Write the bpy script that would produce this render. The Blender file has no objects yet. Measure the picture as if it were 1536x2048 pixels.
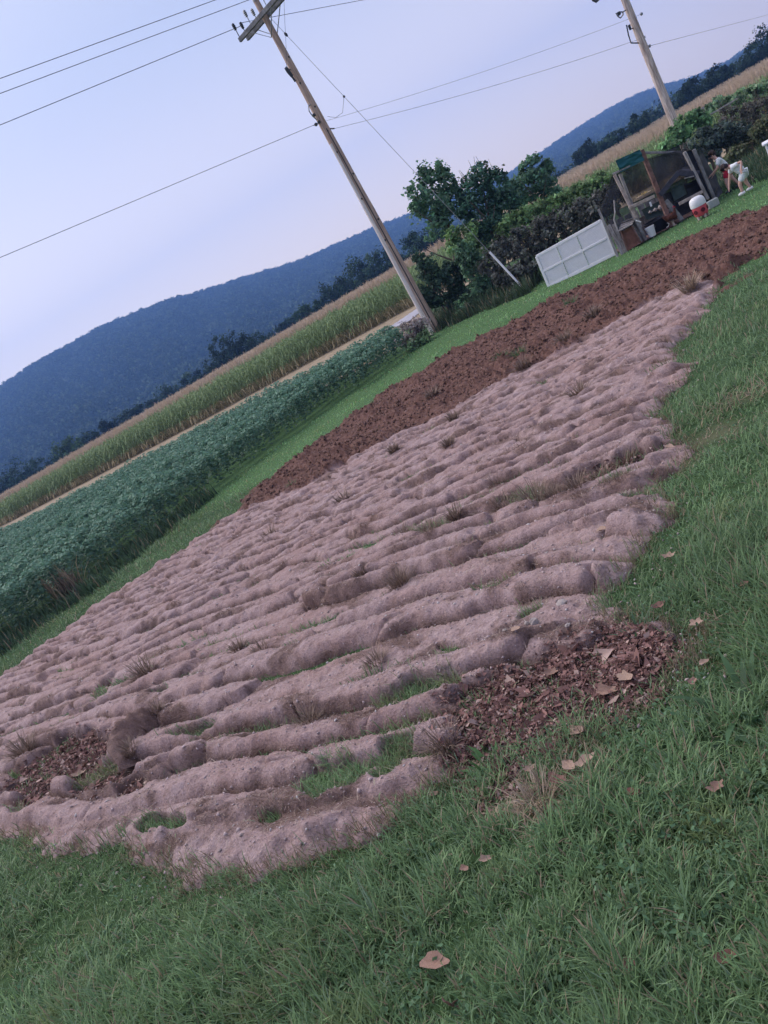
import bpy, bmesh, math, random
import numpy as np
from mathutils import Matrix, Vector

# ------------------------------------------------------------------ camera, world, sun, exposure
C = bpy.context.scene.collection
SC = bpy.context.scene
EYE = 2.5
FPX = 1540.0
ROLL, PITCH = math.radians(30), math.radians(15)
cr, sr, cp, sp = math.cos(ROLL), math.sin(ROLL), math.cos(PITCH), math.sin(PITCH)
cam_d = bpy.data.cameras.new('camera')
cam = bpy.data.objects.new('camera', cam_d)
C.objects.link(cam)
R0, U0, F0 = Vector((1, 0, 0)), Vector((0, sp, cp)), Vector((0, cp, -sp))
X, Y, Z = cr * R0 - sr * U0, sr * R0 + cr * U0, -F0
cam.matrix_world = Matrix(((X[0], Y[0], Z[0], 0), (X[1], Y[1], Z[1], 0), (X[2], Y[2], Z[2], EYE), (0, 0, 0, 1)))
cam_d.sensor_fit = 'HORIZONTAL'
cam_d.sensor_width = 36.0
cam_d.lens = 36.0 * FPX / 1536.0
cam_d.clip_start = 0.05
cam_d.clip_end = 12000
SC.camera = cam

SUN_EL, SUN_AZ = math.radians(44), math.radians(-46)      # azimuth measured from +Y towards +X
W = bpy.data.worlds.new('World')
SC.world = W
W.use_nodes = True
nt = W.node_tree
nt.nodes.clear()
wo = nt.nodes.new('ShaderNodeOutputWorld')
bg = nt.nodes.new('ShaderNodeBackground')
sky = nt.nodes.new('ShaderNodeTexSky')
sky.sky_type = 'NISHITA'
sky.sun_disc = False
sky.sun_elevation = SUN_EL
sky.sun_rotation = SUN_AZ
sky.air_density, sky.dust_density, sky.ozone_density = 1.0, 3.5, 3.0
tint = nt.nodes.new('ShaderNodeMix')                      # thin even veil of evening cloud over the sky
tint.data_type = 'RGBA'
tint.blend_type = 'MIX'
tint.inputs[0].default_value = 0.62
nt.links.new(sky.outputs[0], tint.inputs[6])
tcw = nt.nodes.new('ShaderNodeTexCoord')
sxyz = nt.nodes.new('ShaderNodeSeparateXYZ')
veil = nt.nodes.new('ShaderNodeMix')
veil.data_type = 'RGBA'
mr = nt.nodes.new('ShaderNodeMapRange')
mr.interpolation_type = 'SMOOTHSTEP'
mr.inputs[1].default_value = -.02
mr.inputs[2].default_value = .36
nt.links.new(tcw.outputs['Generated'], sxyz.inputs[0])
nt.links.new(sxyz.outputs[2], mr.inputs[0])
nt.links.new(mr.outputs[0], veil.inputs[0])
veil.inputs[6].default_value = (15.5, 11.6, 7.5, 1)         # paler and warmer towards the horizon all round
veil.inputs[7].default_value = (3.7, 3.45, 3.65, 1)
nt.links.new(veil.outputs[2], tint.inputs[7])
bg.inputs[1].default_value = 0.10
nt.links.new(tint.outputs[2], bg.inputs[0])
nt.links.new(bg.outputs[0], wo.inputs[0])

sun_d = bpy.data.lights.new('sun', 'SUN')
sun_d.energy = 1.5
sun_d.angle = math.radians(60)
sun_d.color = (1.0, 0.93, 0.88)
sun = bpy.data.objects.new('sun', sun_d)
C.objects.link(sun)
sdir = Vector((math.sin(SUN_AZ) * math.cos(SUN_EL), math.cos(SUN_AZ) * math.cos(SUN_EL), math.sin(SUN_EL)))
sun.rotation_euler = sdir.to_track_quat('Z', 'Y').to_euler()

SC.view_settings.view_transform = 'Standard'
SC.view_settings.look = 'None'
SC.view_settings.exposure = 1.2
SC.view_settings.gamma = 1.0
SC.view_settings.use_curve_mapping = False
SC.render.engine = 'CYCLES'
SC.cycles.max_bounces = 5
SC.cycles.diffuse_bounces = 3
SC.cycles.transparent_max_bounces = 12
SC.cycles.volume_bounces = 1

random.seed(7)
RNG = np.random.default_rng(11)

# ------------------------------------------------------------------ small maths
def ss(a, b, x):
    t = np.clip((x - a) / (b - a), 0, 1)
    return t * t * (3 - 2 * t)

def _h(ix, iy, seed):
    n = (ix.astype(np.int64) * 374761393 + iy.astype(np.int64) * 668265263 + seed * 974634777) & 0xffffffff
    n = ((n ^ (n >> 13)) * 1274126177) & 0xffffffff
    n = ((n ^ (n >> 16)) * 2246822519) & 0xffffffff
    return ((n ^ (n >> 15)) & 0xffffff) / float(0x1000000)

def noise(x, y, seed=0):
    ix, iy = np.floor(x), np.floor(y)
    fx, fy = x - ix, y - iy
    def g(dx, dy):
        a = _h(ix + dx, iy + dy, seed) * 2 * np.pi
        return np.cos(a) * (fx - dx) + np.sin(a) * (fy - dy)
    wx = fx ** 3 * (fx * (fx * 6 - 15) + 10)
    wy = fy ** 3 * (fy * (fy * 6 - 15) + 10)
    a = g(0, 0) * (1 - wx) + g(1, 0) * wx
    b = g(0, 1) * (1 - wx) + g(1, 1) * wx
    return (a * (1 - wy) + b * wy) * 1.5

def fbm(x, y, seed=0, o=4):
    r, a = 0, 1.0
    for k in range(o):
        r = r + a * noise(x, y, seed + k * 17)
        x, y, a = x * 2.03, y * 2.03, a * .5
    return r

def ray(px, py):
    dx, dy = px - 768.0, py - 1024.0
    u, v = dx * cr - dy * sr, -(dx * sr) - dy * cr
    return np.array([u, FPX * cp + v * sp, -FPX * sp + v * cp])

def gz(x, y):
    """the lie of the land: a low rise under the photographer, a dip behind the coop"""
    x, y = np.asarray(x, float), np.asarray(y, float)
    return .9 * (1 - ss(1, 14, y)) - .6 * ss(10, 22, x) * ss(24, 36, y) + 0.0 * x

def hit(px, py, z=0.0):
    r = ray(px, py)
    r = r / r[1]
    t = .5
    while t < 300:
        if EYE + r[2] * t < gz(r[0] * t, t) + z:
            break
        t += .01 if t < 30 else .1
    return np.array([r[0] * t, t, EYE + r[2] * t])

def at_depth(px, py, depth):
    r = ray(px, py)
    s = depth / r[1]
    return np.array([r[0] * s, depth, EYE + r[2] * s]), s          # point, metres per pixel there

def on_wall(px, py, A, B, off=0.0):
    """where the line of sight meets the upright plane through ground points A and B"""
    d = (B - A)[:2]
    d = d / np.hypot(*d)
    n = np.array([-d[1], d[0]])
    if n[1] < 0:
        n = -n
    r = ray(px, py)
    k = (n @ A[:2] + off) / (n @ r[:2])
    return np.array([0, 0, EYE]) + r * k

def in_poly(x, y, P):
    P = np.asarray(P)
    ins = np.zeros(x.shape, bool)
    j = len(P) - 1
    for i in range(len(P)):
        c = ((P[i, 1] > y) != (P[j, 1] > y)) & (x < (P[j, 0] - P[i, 0]) * (y - P[i, 1]) / (P[j, 1] - P[i, 1] + 1e-12) + P[i, 0])
        ins ^= c
        j = i
    return ins

def sdf(x, y, P):
    """signed distance to polygon, positive inside"""
    P = np.asarray(P)
    d = np.full(x.shape, 1e9)
    for i in range(len(P)):
        a, b = P[i - 1], P[i]
        e = b - a
        t = np.clip(((x - a[0]) * e[0] + (y - a[1]) * e[1]) / (e @ e + 1e-12), 0, 1)
        d = np.minimum(d, np.hypot(x - a[0] - e[0] * t, y - a[1] - e[1] * t))
    return np.where(in_poly(x, y, P), d, -d)

def hits(L):
    return np.array([hit(*p)[:2] for p in L])

# ------------------------------------------------------------------ objects
def link(o, parent=None):
    C.objects.link(o)
    if parent is not None:
        o.parent = parent
    return o

def tag(o, label=None, cat=None, group=None, kind=None):
    if label: o['label'] = label
    if cat: o['category'] = cat
    if group: o['group'] = group
    if kind: o['kind'] = kind
    return o

def empty(name, loc, label, cat, group=None):
    o = bpy.data.objects.new(name, None)
    o.empty_display_size = .1
    o.location = [float(v) for v in loc]
    link(o)
    return tag(o, label, cat, group)

def mesh_np(name, V, F, mat=None, col=None, smooth=False, attrs=None):
    """V (n,3), F (m,k) or list of arrays with equal k each"""
    me = bpy.data.meshes.new(name)
    Fs = F if isinstance(F, list) else [F]
    Fs = [np.asarray(f) for f in Fs if len(f)]
    V = np.asarray(V, np.float32)
    me.vertices.add(len(V))
    me.vertices.foreach_set('co', V.ravel())
    li = np.concatenate([f.ravel() for f in Fs]).astype(np.int32)
    tot = np.concatenate([np.full(len(f), f.shape[1]) for f in Fs]).astype(np.int32)
    st = np.concatenate([[0], np.cumsum(tot)[:-1]]).astype(np.int32)
    me.loops.add(len(li))
    me.loops.foreach_set('vertex_index', li)
    me.polygons.add(len(tot))
    me.polygons.foreach_set('loop_start', st)
    me.polygons.foreach_set('loop_total', tot)
    if smooth:
        me.polygons.foreach_set('use_smooth', np.ones(len(tot), bool))
    me.update(calc_edges=True)
    if col is not None:
        a = me.attributes.new('col', 'FLOAT_COLOR', 'POINT')
        cc = np.ones((len(V), 4), np.float32)
        cc[:, :3] = col
        a.data.foreach_set('color', cc.ravel())
    for k, v in (attrs or {}).items():
        a = me.attributes.new(k, 'FLOAT', 'POINT')
        a.data.foreach_set('value', np.asarray(v, np.float32))
    if mat:
        me.materials.append(mat)
    return me

class MB:
    """collects boxes and tubes into one mesh"""
    def __init__(s):
        s.v, s.f = [], []
    def add(s, V, F):
        o = len(s.v)
        s.v += [tuple(map(float, p)) for p in V]
        s.f += [tuple(int(i) + o for i in f) for f in F]
        return s
    def box(s, c, size, rot=None, bev=0.0):
        bm = bmesh.new()
        bmesh.ops.create_cube(bm, size=1)
        bmesh.ops.scale(bm, vec=size, verts=bm.verts)
        if bev:
            bmesh.ops.bevel(bm, geom=list(bm.edges), offset=bev, segments=1, affect='EDGES')
        M = rot.to_4x4() if rot is not None else Matrix()
        M = Matrix.Translation(Vector([float(k) for k in c])) @ M
        bm.verts.index_update()
        s.add([M @ v.co for v in bm.verts], [[v.index for v in f.verts] for f in bm.faces])
        bm.free()
        return s
    def beam(s, a, b, w, t, up=(0, 0, 1), bev=.004):
        a, b = Vector([float(k) for k in a]), Vector([float(k) for k in b])
        d = b - a
        L = d.length
        d.normalize()
        u = Vector(up)
        if abs(d.dot(u)) > .98:
            u = Vector((0, 1, 0)) if abs(d.y) < .9 else Vector((1, 0, 0))
        sx = d.cross(u).normalized()
        uz = sx.cross(d)
        return s.box((a + b) / 2, (w, L, t), Matrix((sx, d, uz)).transposed(), bev)
    def tube(s, pts, rad, n=8, cap=True):
        pts = [Vector([float(k) for k in p]) for p in pts]
        if not hasattr(rad, '__len__'):
            rad = [rad] * len(pts)
        V, F = [], []
        pu = None
        for i, p in enumerate(pts):
            d = (pts[min(i + 1, len(pts) - 1)] - pts[max(i - 1, 0)]).normalized()
            if pu is None:
                pu = Vector((1, 0, 0)) if abs(d.x) < .8 else Vector((0, 1, 0))
            sx = (pu - d * pu.dot(d)).normalized()
            pu = sx
            sy = d.cross(sx)
            for k in range(n):
                a = 2 * math.pi * k / n
                V.append(p + (sx * math.cos(a) + sy * math.sin(a)) * rad[i])
        for i in range(len(pts) - 1):
            for k in range(n):
                F.append((i * n + k, i * n + (k + 1) % n, (i + 1) * n + (k + 1) % n, (i + 1) * n + k))
        if cap:
            F.append(tuple(range(n))[::-1])
            F.append(tuple((len(pts) - 1) * n + k for k in range(n)))
        return s.add(V, F)
    def lathe(s, prof, c=(0, 0, 0), n=16):
        V, F = [], []
        for r, z in prof:
            for k in range(n):
                a = 2 * math.pi * k / n
                V.append((c[0] + r * math.cos(a), c[1] + r * math.sin(a), c[2] + z))
        for i in range(len(prof) - 1):
            for k in range(n):
                F.append((i * n + k, i * n + (k + 1) % n, (i + 1) * n + (k + 1) % n, (i + 1) * n + k))
        F.append(tuple(range(n))[::-1])
        F.append(tuple((len(prof) - 1) * n + k for k in range(n)))
        return s.add(V, F)
    def build(s, name, mat, parent=None, smooth=False, wobble=0.0, seed=0):
        me = bpy.data.meshes.new(name)
        V = s.v
        if wobble:
            A = np.array(V)
            A += wobble * np.random.default_rng(seed).normal(size=A.shape)
            V = A.tolist()
        me.from_pydata(V, [], s.f)
        if smooth:
            me.polygons.foreach_set('use_smooth', [True] * len(me.polygons))
            me.set_sharp_from_angle(angle=math.radians(40))
        me.materials.append(mat)
        me.update()
        o = bpy.data.objects.new(name, me)
        return link(o, parent)

def local(o_parent):
    """children keep world coordinates while their Empty sits at the thing's base"""
    for c in o_parent.children:
        c.matrix_parent_inverse = Matrix.Translation(-Vector(o_parent.location))
        for g in c.children:
            pass

# ------------------------------------------------------------------ materials
def mat(name, color, rough=.8, var=.25, scale=8.0, bump=.0, bscale=60.0, c2=None, stretch=None, spec=.25, metal=0.0):
    m = bpy.data.materials.new(name)
    m.use_nodes = True
    t = m.node_tree
    b = t.nodes['Principled BSDF']
    b.inputs['Roughness'].default_value = rough
    b.inputs['Specular IOR Level'].default_value = spec
    b.inputs['Metallic'].default_value = metal
    tc = t.nodes.new('ShaderNodeTexCoord')
    mp = t.nodes.new('ShaderNodeMapping')
    t.links.new(tc.outputs['Object'], mp.inputs[0])
    if stretch: mp.inputs['Scale'].default_value = stretch
    n = t.nodes.new('ShaderNodeTexNoise')
    n.inputs['Scale'].default_value = scale
    n.inputs['Detail'].default_value = 6
    n.inputs['Roughness'].default_value = .65
    t.links.new(mp.outputs[0], n.inputs['Vector'])
    r = t.nodes.new('ShaderNodeValToRGB')
    lo = [c * (1 - var) for c in color]
    hi = [min(1, c * (1 + var)) for c in (c2 or color)]
    r.color_ramp.elements[0].position = .32
    r.color_ramp.elements[1].position = .68
    r.color_ramp.elements[0].color = (*lo, 1)
    r.color_ramp.elements[1].color = (*hi, 1)
    t.links.new(n.outputs[0], r.inputs[0])
    t.links.new(r.outputs[0], b.inputs['Base Color'])
    if bump:
        n2 = t.nodes.new('ShaderNodeTexNoise')
        n2.inputs['Scale'].default_value = bscale
        n2.inputs['Detail'].default_value = 5
        t.links.new(mp.outputs[0], n2.inputs['Vector'])
        bp = t.nodes.new('ShaderNodeBump')
        bp.inputs['Strength'].default_value = bump
        bp.inputs['Distance'].default_value = .01
        t.links.new(n2.outputs[0], bp.inputs['Height'])
        t.links.new(bp.outputs[0], b.inputs['Normal'])
    return m

def leaf_mat(name, trans=.25, rough=.6, spec=.25):
    m = bpy.data.materials.new(name)
    m.use_nodes = True
    t = m.node_tree
    b = t.nodes['Principled BSDF']
    b.inputs['Roughness'].default_value = rough
    b.inputs['Specular IOR Level'].default_value = spec
    a = t.nodes.new('ShaderNodeAttribute')
    a.attribute_name = 'col'
    t.links.new(a.outputs['Color'], b.inputs['Base Color'])
    if trans:
        tr = t.nodes.new('ShaderNodeBsdfTranslucent')
        t.links.new(a.outputs['Color'], tr.inputs['Color'])
        mx = t.nodes.new('ShaderNodeMixShader')
        mx.inputs[0].default_value = trans
        t.links.new(b.outputs[0], mx.inputs[1])
        t.links.new(tr.outputs[0], mx.inputs[2])
        t.links.new(mx.outputs[0], t.nodes['Material Output'].inputs[0])
    return m

M_GRASS = leaf_mat('grass_blades', .35, .55, .3)
M_LEAF = leaf_mat('leaves', .30, .6, .2)
M_FAR = leaf_mat('far_leaves', .1, .8, .1)
M_DRY = leaf_mat('dry_bits', .1, .85, .15)
M_BARK = mat('bark', (.13, .10, .085), .9, .4, 14, .6, 40, stretch=(1, 1, .25))
M_POLE = mat('pole_wood', (.36, .235, .18), .85, .30, 5, .5, 30, c2=(.52, .385, .315), stretch=(6, 6, .35))
M_POLE2 = mat('pole_wood_scuffed', (.40, .27, .23), .85, .42, 4, .5, 30, c2=(.60, .50, .46), stretch=(5, 5, .5))
M_ARM = mat('grey_timber', (.17, .165, .17), .9, .3, 6, .4, 40, c2=(.26, .25, .25), stretch=(1, 1, 1))
M_WOODGREY = mat('weathered_wood', (.24, .215, .21), .9, .35, 9, .5, 50, c2=(.36, .33, .32), stretch=(3, 3, .5))
M_WOODTAN = mat('tan_wood', (.38, .29, .25), .9, .3, 9, .4, 50, c2=(.46, .38, .34))
M_WOODBROWN = mat('brown_wood', (.16, .085, .07), .85, .35, 9, .4, 50, c2=(.21, .12, .10))
M_STEEL = mat('galvanised_steel', (.30, .31, .33), .5, .2, 20, metal=.6)
M_DARK = mat('dark_iron', (.045, .048, .055), .6, .3, 20)
M_INS = mat('porcelain', (.36, .37, .38), .3, .1, 20, spec=.5)
M_WIRE = mat('wire', (.10, .11, .14), .5, .1, 5)
M_GUARD = mat('white_plastic', (.75, .74, .76), .45, .06, 15, spec=.4)
M_WHITE = mat('white_cotton', (.74, .76, .78), .9, .06, 15, .3, 60)
M_RED = mat('red_cotton', (.48, .022, .05), .9, .15, 20)
M_SKIN = mat('skin', (.58, .35, .29), .6, .06, 8)
M_HAIR = mat('dark_brown_hair', (.025, .013, .013), .7, .3, 40)
M_TARP = mat('green_tarp', (.018, .11, .125), .6, .18, 5, .5, 14)
M_PLAST = mat('black_plastic', (.016, .017, .028), .55, .3, 6, .5, 12)
M_ROOF = mat('dark_shingle', (.055, .055, .075), .8, .3, 12, .4, 40)
M_GREENBOARD = mat('grey_green_board', (.065, .095, .095), .8, .25, 8)
M_PANEL = mat('frosted_panel', (.78, .77, .82), .35, .05, 6, spec=.4)
M_FRAMEW = mat('white_paint', (.82, .81, .84), .5, .07, 14)
M_FEEDRED = mat('red_plastic', (.55, .075, .095), .45, .1, 12, spec=.4)
M_CONC = mat('concrete', (.38, .40, .39), .9, .15, 20, .3, 80)
M_STONE = mat('stone', (.40, .345, .325), .85, .2, 20, .5, 60)

# ------------------------------------------------------------------ garden outline (on the ground)
GARDEN = hits([(-260, 1660), (0, 1700), (110, 1722), (215, 1722), (320, 1745), (410, 1775), (500, 1788), (600, 1765), (700, 1720),
               (790, 1665), (870, 1600), (915, 1600), (1010, 1575), (1110, 1525), (1210, 1470), (1310, 1405), (1365, 1310), (1340, 1250), (1290, 1215), (1225, 1205), (1285, 1140), (1290, 1100),
               (1350, 1045), (1380, 1000), (1325, 965), (1405, 885), (1350, 835), (1330, 800), (1400, 735), (1452, 705), (1330, 740), (1390, 655),
               (1440, 582), (1410, 568), (1300, 610), (1150, 700), (1040, 750), (900, 830), (790, 880), (600, 985), (470, 1030), (380, 1090),
               (200, 1210), (110, 1280), (0, 1360), (-260, 1530)])
BROWN = hits([(455, 1036), (540, 955), (640, 885), (760, 795), (900, 712), (1040, 640), (1150, 582), (1300, 512), (1430, 455), (1536, 411),
              (1680, 345), (1680, 425), (1536, 500), (1480, 540), (1425, 590), (1300, 640), (1150, 730), (1040, 780), (900, 860), (790, 905), (600, 1010)])
CHIPS = hits([(872, 1460), (940, 1390), (1010, 1360), (1140, 1305), (1300, 1235), (1360, 1300), (1315, 1400), (1200, 1475), (1100, 1525), (1015, 1580), (920, 1600), (885, 1500)])
CHIPS2 = hits([(0, 1610), (50, 1545), (120, 1490), (180, 1460), (250, 1480), (235, 1530), (150, 1575), (60, 1625)])
CHIPS3 = hits([(110, 1610), (200, 1560), (280, 1545), (300, 1590), (240, 1605)])
CHIPS4 = hits([(1090, 985), (1180, 955), (1290, 900), (1300, 925), (1200, 975), (1100, 1000)])
# patches of sod that kept their grass: (pixel centre, half length px, half width px, tilt deg, green 0..1)
GPATCH = [(665, 1580, 95, 42, -22, 1), (830, 1405, 100, 22, -16, .9), (540, 1470, 120, 8, -14, .5), (330, 1660, 85, 22, 3, 1), (200, 1555, 75, 32, -22, .7),
          (395, 1480, 70, 14, -10, .9), (1010, 1190, 62, 16, -18, .8), (1245, 1195, 40, 18, -25, 1), (205, 1390, 28, 14, -15, .8),
          (670, 1167, 24, 9, -5, 1), (900, 1315, 70, 8, -14, .7), (820, 1500, 60, 22, -25, .7), (45, 1625, 26, 18, -20, .8), (870, 1060, 90, 18, -14, .35),
          (1060, 1000, 80, 22, -14, .3), (1075, 1235, 40, 12, -25, .6), (780, 1560, 40, 22, -30, .5), (560, 1655, 26, 12, -20, .8), (330, 1395, 24, 10, -15, .8), (1290, 1000, 50, 12, -20, .6),
          (1020, 725, 22, 10, -10, .8), (1040, 1420, 45, 14, -20, .5), (1250, 960, 60, 14, -22, .4), (470, 1500, 130, 6, -10, .4), (1190, 640, 30, 9, -15, .7), (1090, 770, 24, 8, -15, .3)]
PATCHES = []
for px, py, a, b, dg, gr in GPATCH:
    c = hit(px, py)[:2]
    t = math.radians(dg)
    ax = hit(px + a * math.cos(t), py + a * math.sin(t))[:2] - c
    bx = hit(px - b * math.sin(t), py + b * math.cos(t))[:2] - c
    PATCHES.append((c, np.linalg.inv(np.array([ax, bx]).T), gr))

def patch_mask(x, y):
    m = np.full(x.shape, -9.0)
    for c, Mi, gr in PATCHES:
        dx, dy = x - c[0], y - c[1]
        q = np.hypot(Mi[0, 0] * dx + Mi[0, 1] * dy, Mi[1, 0] * dx + Mi[1, 1] * dy)
        m = np.maximum(m, 1 - q)
    return m + .5 * noise(x * 6, y * 6, 71)

def soil_parts(x, y):
    """height above the land, how much the brown soil shows, and where torn sod faces are"""
    u, w = .8 * x - .6 * y, .6 * x + .8 * y
    S = .285
    far = ss(3.2, 7, w)
    w2 = w + .26 * noise(u * .32, w * .45, 1) + .115 * noise(u * .9, w * 1.1, 2) + .024 * noise(u * 3.1, w * 3.3, 3) + .009 * noise(u * 9, w * 9, 4)
    w2 = w2 + far * (.13 * noise(u * 1.9, w * 2.2, 5) + .06 * noise(u * 4.5, w * 5, 41))
    q = w2 / S
    i = np.floor(q)
    t = q - i
    v = u / 1.55 + _h(i, i * 0, 6) * 9 + .40 * noise(u * 1.1, w * 3, 7) + .16 * noise(u * 5, w * 7, 8)
    j = np.floor(v)
    tv = v - j
    amp = .70 + .65 * _h(i, j, 9)
    amp = np.where(_h(i, j, 10) < .10, .35, amp)
    end = 1 - np.sqrt(np.clip(1 - (2 * tv - 1) ** 2, 0, 1))
    off = .16 * _h(i, j, 11) + .26 * end ** 4 + .07 * noise(u * 6, w * 6, 44)
    lip = .17 + .13 * _h(i, j, 12)
    k = np.clip((t - off) / lip, 0, 1)
    rise = np.sqrt(np.clip(1 - (1 - k) ** 2, 0, 1))
    prof = rise * (1 - .52 * ss(.45, 1.0, t))
    e = np.minimum(tv, 1 - tv)
    crack = 1 - .40 * np.exp(-(e / .02) ** 2)
    h = .080 * (1 - .15 * far) * amp * prof * crack - .044 * (1 - k) * (1 - .35 * far)
    lump = noise(u * 9, w * 11, 16)
    h = h + far * .026 * noise(u * 2.0, w * 4.1, 13) + far * .034 * np.abs(noise(u * 4.1, w * 6.5, 14))
    h = h + .034 * noise(u * .7, w * .9, 15) + .015 * noise(u * 2.6, w * 4, 45) + .008 * lump + .0060 * noise(u * 21, w * 23, 17) + .0040 * noise(u * 44, w * 48, 18) + .0020 * noise(u * 90, w * 95, 19)
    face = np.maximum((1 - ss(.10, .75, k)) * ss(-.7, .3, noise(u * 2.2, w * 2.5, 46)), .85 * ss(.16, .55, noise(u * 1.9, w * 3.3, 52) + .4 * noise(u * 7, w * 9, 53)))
    return h + .014, face, t, amp, i, j

def brown_h(x, y):
    u, w = .8 * x - .6 * y, .6 * x + .8 * y
    x2, w3 = u + .10 * noise(u * 3, w * 3, 26), w + .10 * noise(u * 3, w * 3, 27)
    h = .06 * noise(u * .9, w * 2.2, 21) + .085 * np.abs(noise(x2 * 2.2, w3 * 3.6, 22)) + .085 * np.abs(noise(x2 * 4.6, w3 * 6, 23)) + .045 * np.abs(noise(u * 11, w * 13, 24)) + .014 * noise(u * 30, w * 32, 25)
    h = h * (.6 + .8 * ss(-.4, .5, noise(u * .6, w * 1.2, 28)))
    return h + .02

def chip_mask(x, y):
    n = .13 * noise(x * 3, y * 3, 31) + .06 * noise(x * 9, y * 9, 32)
    return np.maximum.reduce([sdf(x, y, CHIPS), sdf(x, y, CHIPS2), sdf(x, y, CHIPS3), sdf(x, y, CHIPS4)]) + n

def soil_all(x, y):
    sg = sdf(x, y, GARDEN) + .10 * noise(x * 1.8, y * 1.8, 33) + .06 * noise(x * 6, y * 6, 34) + .03 * noise(x * 18, y * 18, 35)
    sb = sdf(x, y, BROWN) + .35 * noise(x * .9, y * .9, 36) + .28 * noise(x * 2.6, y * 2.6, 37) + .14 * noise(x * 7, y * 7, 40)
    hg, face, t, amp, i, j = soil_parts(x, y)
    hb = brown_h(x, y)
    ch = chip_mask(x, y)
    pm = patch_mask(x, y)
    inside = np.maximum(sg, sb)
    gray = ss(-.05, .05, sg)
    h = hb * (1 - gray) + hg * gray
    u_, w_ = .8 * x - .6 * y, .6 * x + .8 * y
    wid = .25 * (1 + .3 * noise(u_ * 1.3, w_, 47))
    roll = np.sqrt(np.clip(1 - ((sg - wid * .95) / wid) ** 2, 0, 1)) * (.075 + .03 * noise(u_ * 2.2, w_ * 2, 48)) + .008 * noise(u_ * 9, w_ * 9, 49) + .003 * noise(u_ * 30, w_ * 30, 50)
    h = np.where((sg < wid * 2) & (sg > 0), np.maximum(h, roll * ss(1.95, 1.5, w_) * ss(-1.55, -1.75, u_)), h)
    kch = ss(-.03, .06, ch) * gray
    h = h * (1 - kch) + kch * (.012 + .02 * noise(x * 5, y * 5, 38) + .012 * noise(x * 19, y * 19, 39))
    kp = ss(.1, .5, pm) * gray
    h = h * (1 - kp) + kp * np.minimum(h, .012)
    edge = ss(-.03, .26, inside)
    h = -.035 * (1 - ss(-.03, .07, inside)) + h * edge
    return h, inside, gray, kch, kp, face

# ------------------------------------------------------------------ land sheets
def polar(r0, r1, dr, a0, a1, da):
    r = np.exp(np.arange(math.log(r0), math.log(r1), dr))
    a = np.radians(np.arange(a0, a1, da))
    Rr, Aa = np.meshgrid(r, a, indexing='ij')
    return Rr * np.sin(Aa), Rr * np.cos(Aa)

def grid_faces(n, m, keep=None):
    a = (np.arange(n - 1)[:, None] * m + np.arange(m - 1)[None, :]).ravel()
    F = np.stack([a, a + 1, a + m + 1, a + m], 1)
    return F if keep is None else F[keep(F)]

def compact(V, F, *arr):
    used = np.unique(F)
    mp = np.full(len(V), -1)
    mp[used] = np.arange(len(used))
    return (V[used], mp[F]) + tuple(a[used] for a in arr)

def node(t, ty, **kw):
    n = t.nodes.new(ty)
    for k, v in kw.items():
        if k.startswith('i_'):
            n.inputs[k[2:].replace('_', ' ')].default_value = v
        else:
            setattr(n, k, v)
    return n

def ramp(t, src, stops):
    r = t.nodes.new('ShaderNodeValToRGB')
    while len(r.color_ramp.elements) < len(stops):
        r.color_ramp.elements.new(.5)
    for e, (p, c) in zip(r.color_ramp.elements, stops):
        e.position = p
        e.color = (*c, 1)
    t.links.new(src, r.inputs[0])
    return r.outputs[0]

def mixc(t, f, a, b):
    m = t.nodes.new('ShaderNodeMix')
    m.data_type = 'RGBA'
    for k, s in ((0, f), (6, a), (7, b)):
        if hasattr(s, 'node'):
            t.links.new(s, m.inputs[k])
        else:
            m.inputs[k].default_value = s if k == 0 else (*s, 1)
    return m.outputs[2]

def lawn_material():
    m = bpy.data.materials.new('lawn_ground')
    m.use_nodes = True
    t = m.node_tree
    b = t.nodes['Principled BSDF']
    b.inputs['Roughness'].default_value = .95
    b.inputs['Specular IOR Level'].default_value = .1
    g = node(t, 'ShaderNodeNewGeometry')
    n1 = node(t, 'ShaderNodeTexNoise', i_Scale=.9, i_Detail=6.0)
    n2 = node(t, 'ShaderNodeTexNoise', i_Scale=16.0, i_Detail=6.0, i_Roughness=.7)
    for n in (n1, n2):
        t.links.new(g.outputs['Position'], n.inputs['Vector'])
    c1 = ramp(t, n1.outputs[0], [(.3, (.038, .078, .032)), (.7, (.066, .125, .048))])
    c2 = ramp(t, n2.outputs[0], [(.35, (.022, .040, .020)), (.62, (.065, .115, .045)), (.8, (.12, .11, .065))])
    c = mixc(t, .5, c1, c2)
    c = mixc(t, node(t, 'ShaderNodeAttribute', attribute_name='mown').outputs['Fac'], c, (.085, .165, .065))
    a = node(t, 'ShaderNodeAttribute', attribute_name='straw')
    c = mixc(t, a.outputs['Fac'], c, (.20, .155, .11))
    t.links.new(c, b.inputs['Base Color'])
    bp = node(t, 'ShaderNodeBump', i_Strength=.8, i_Distance=.05)
    t.links.new(n2.outputs[0], bp.inputs['Height'])
    t.links.new(bp.outputs[0], b.inputs['Normal'])
    return m

STRAW = []     # dry patches in the lawn: centre, radius
for px, py, rp in [(1090, 1610, 55), (1480, 800, 45), (1430, 870, 60), (1350, 930, 45), (1040, 1600, 40), (980, 1640, 40), (1150, 1560, 50), (1260, 660, 40), (1400, 1260, 30)]:
    c = hit(px, py)
    STRAW.append((c[:2], rp * np.linalg.norm(c - [0, 0, EYE]) / FPX))

def straw_mask(x, y):
    m = np.zeros(x.shape)
    for k, (c, r) in enumerate(STRAW):
        d = np.hypot(x - c[0], y - c[1]) / (r * 1.3)
        m = np.maximum(m, ss(1.25, .2, d + .5 * noise(x * 5, y * 5, 51)))
    return m

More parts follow.
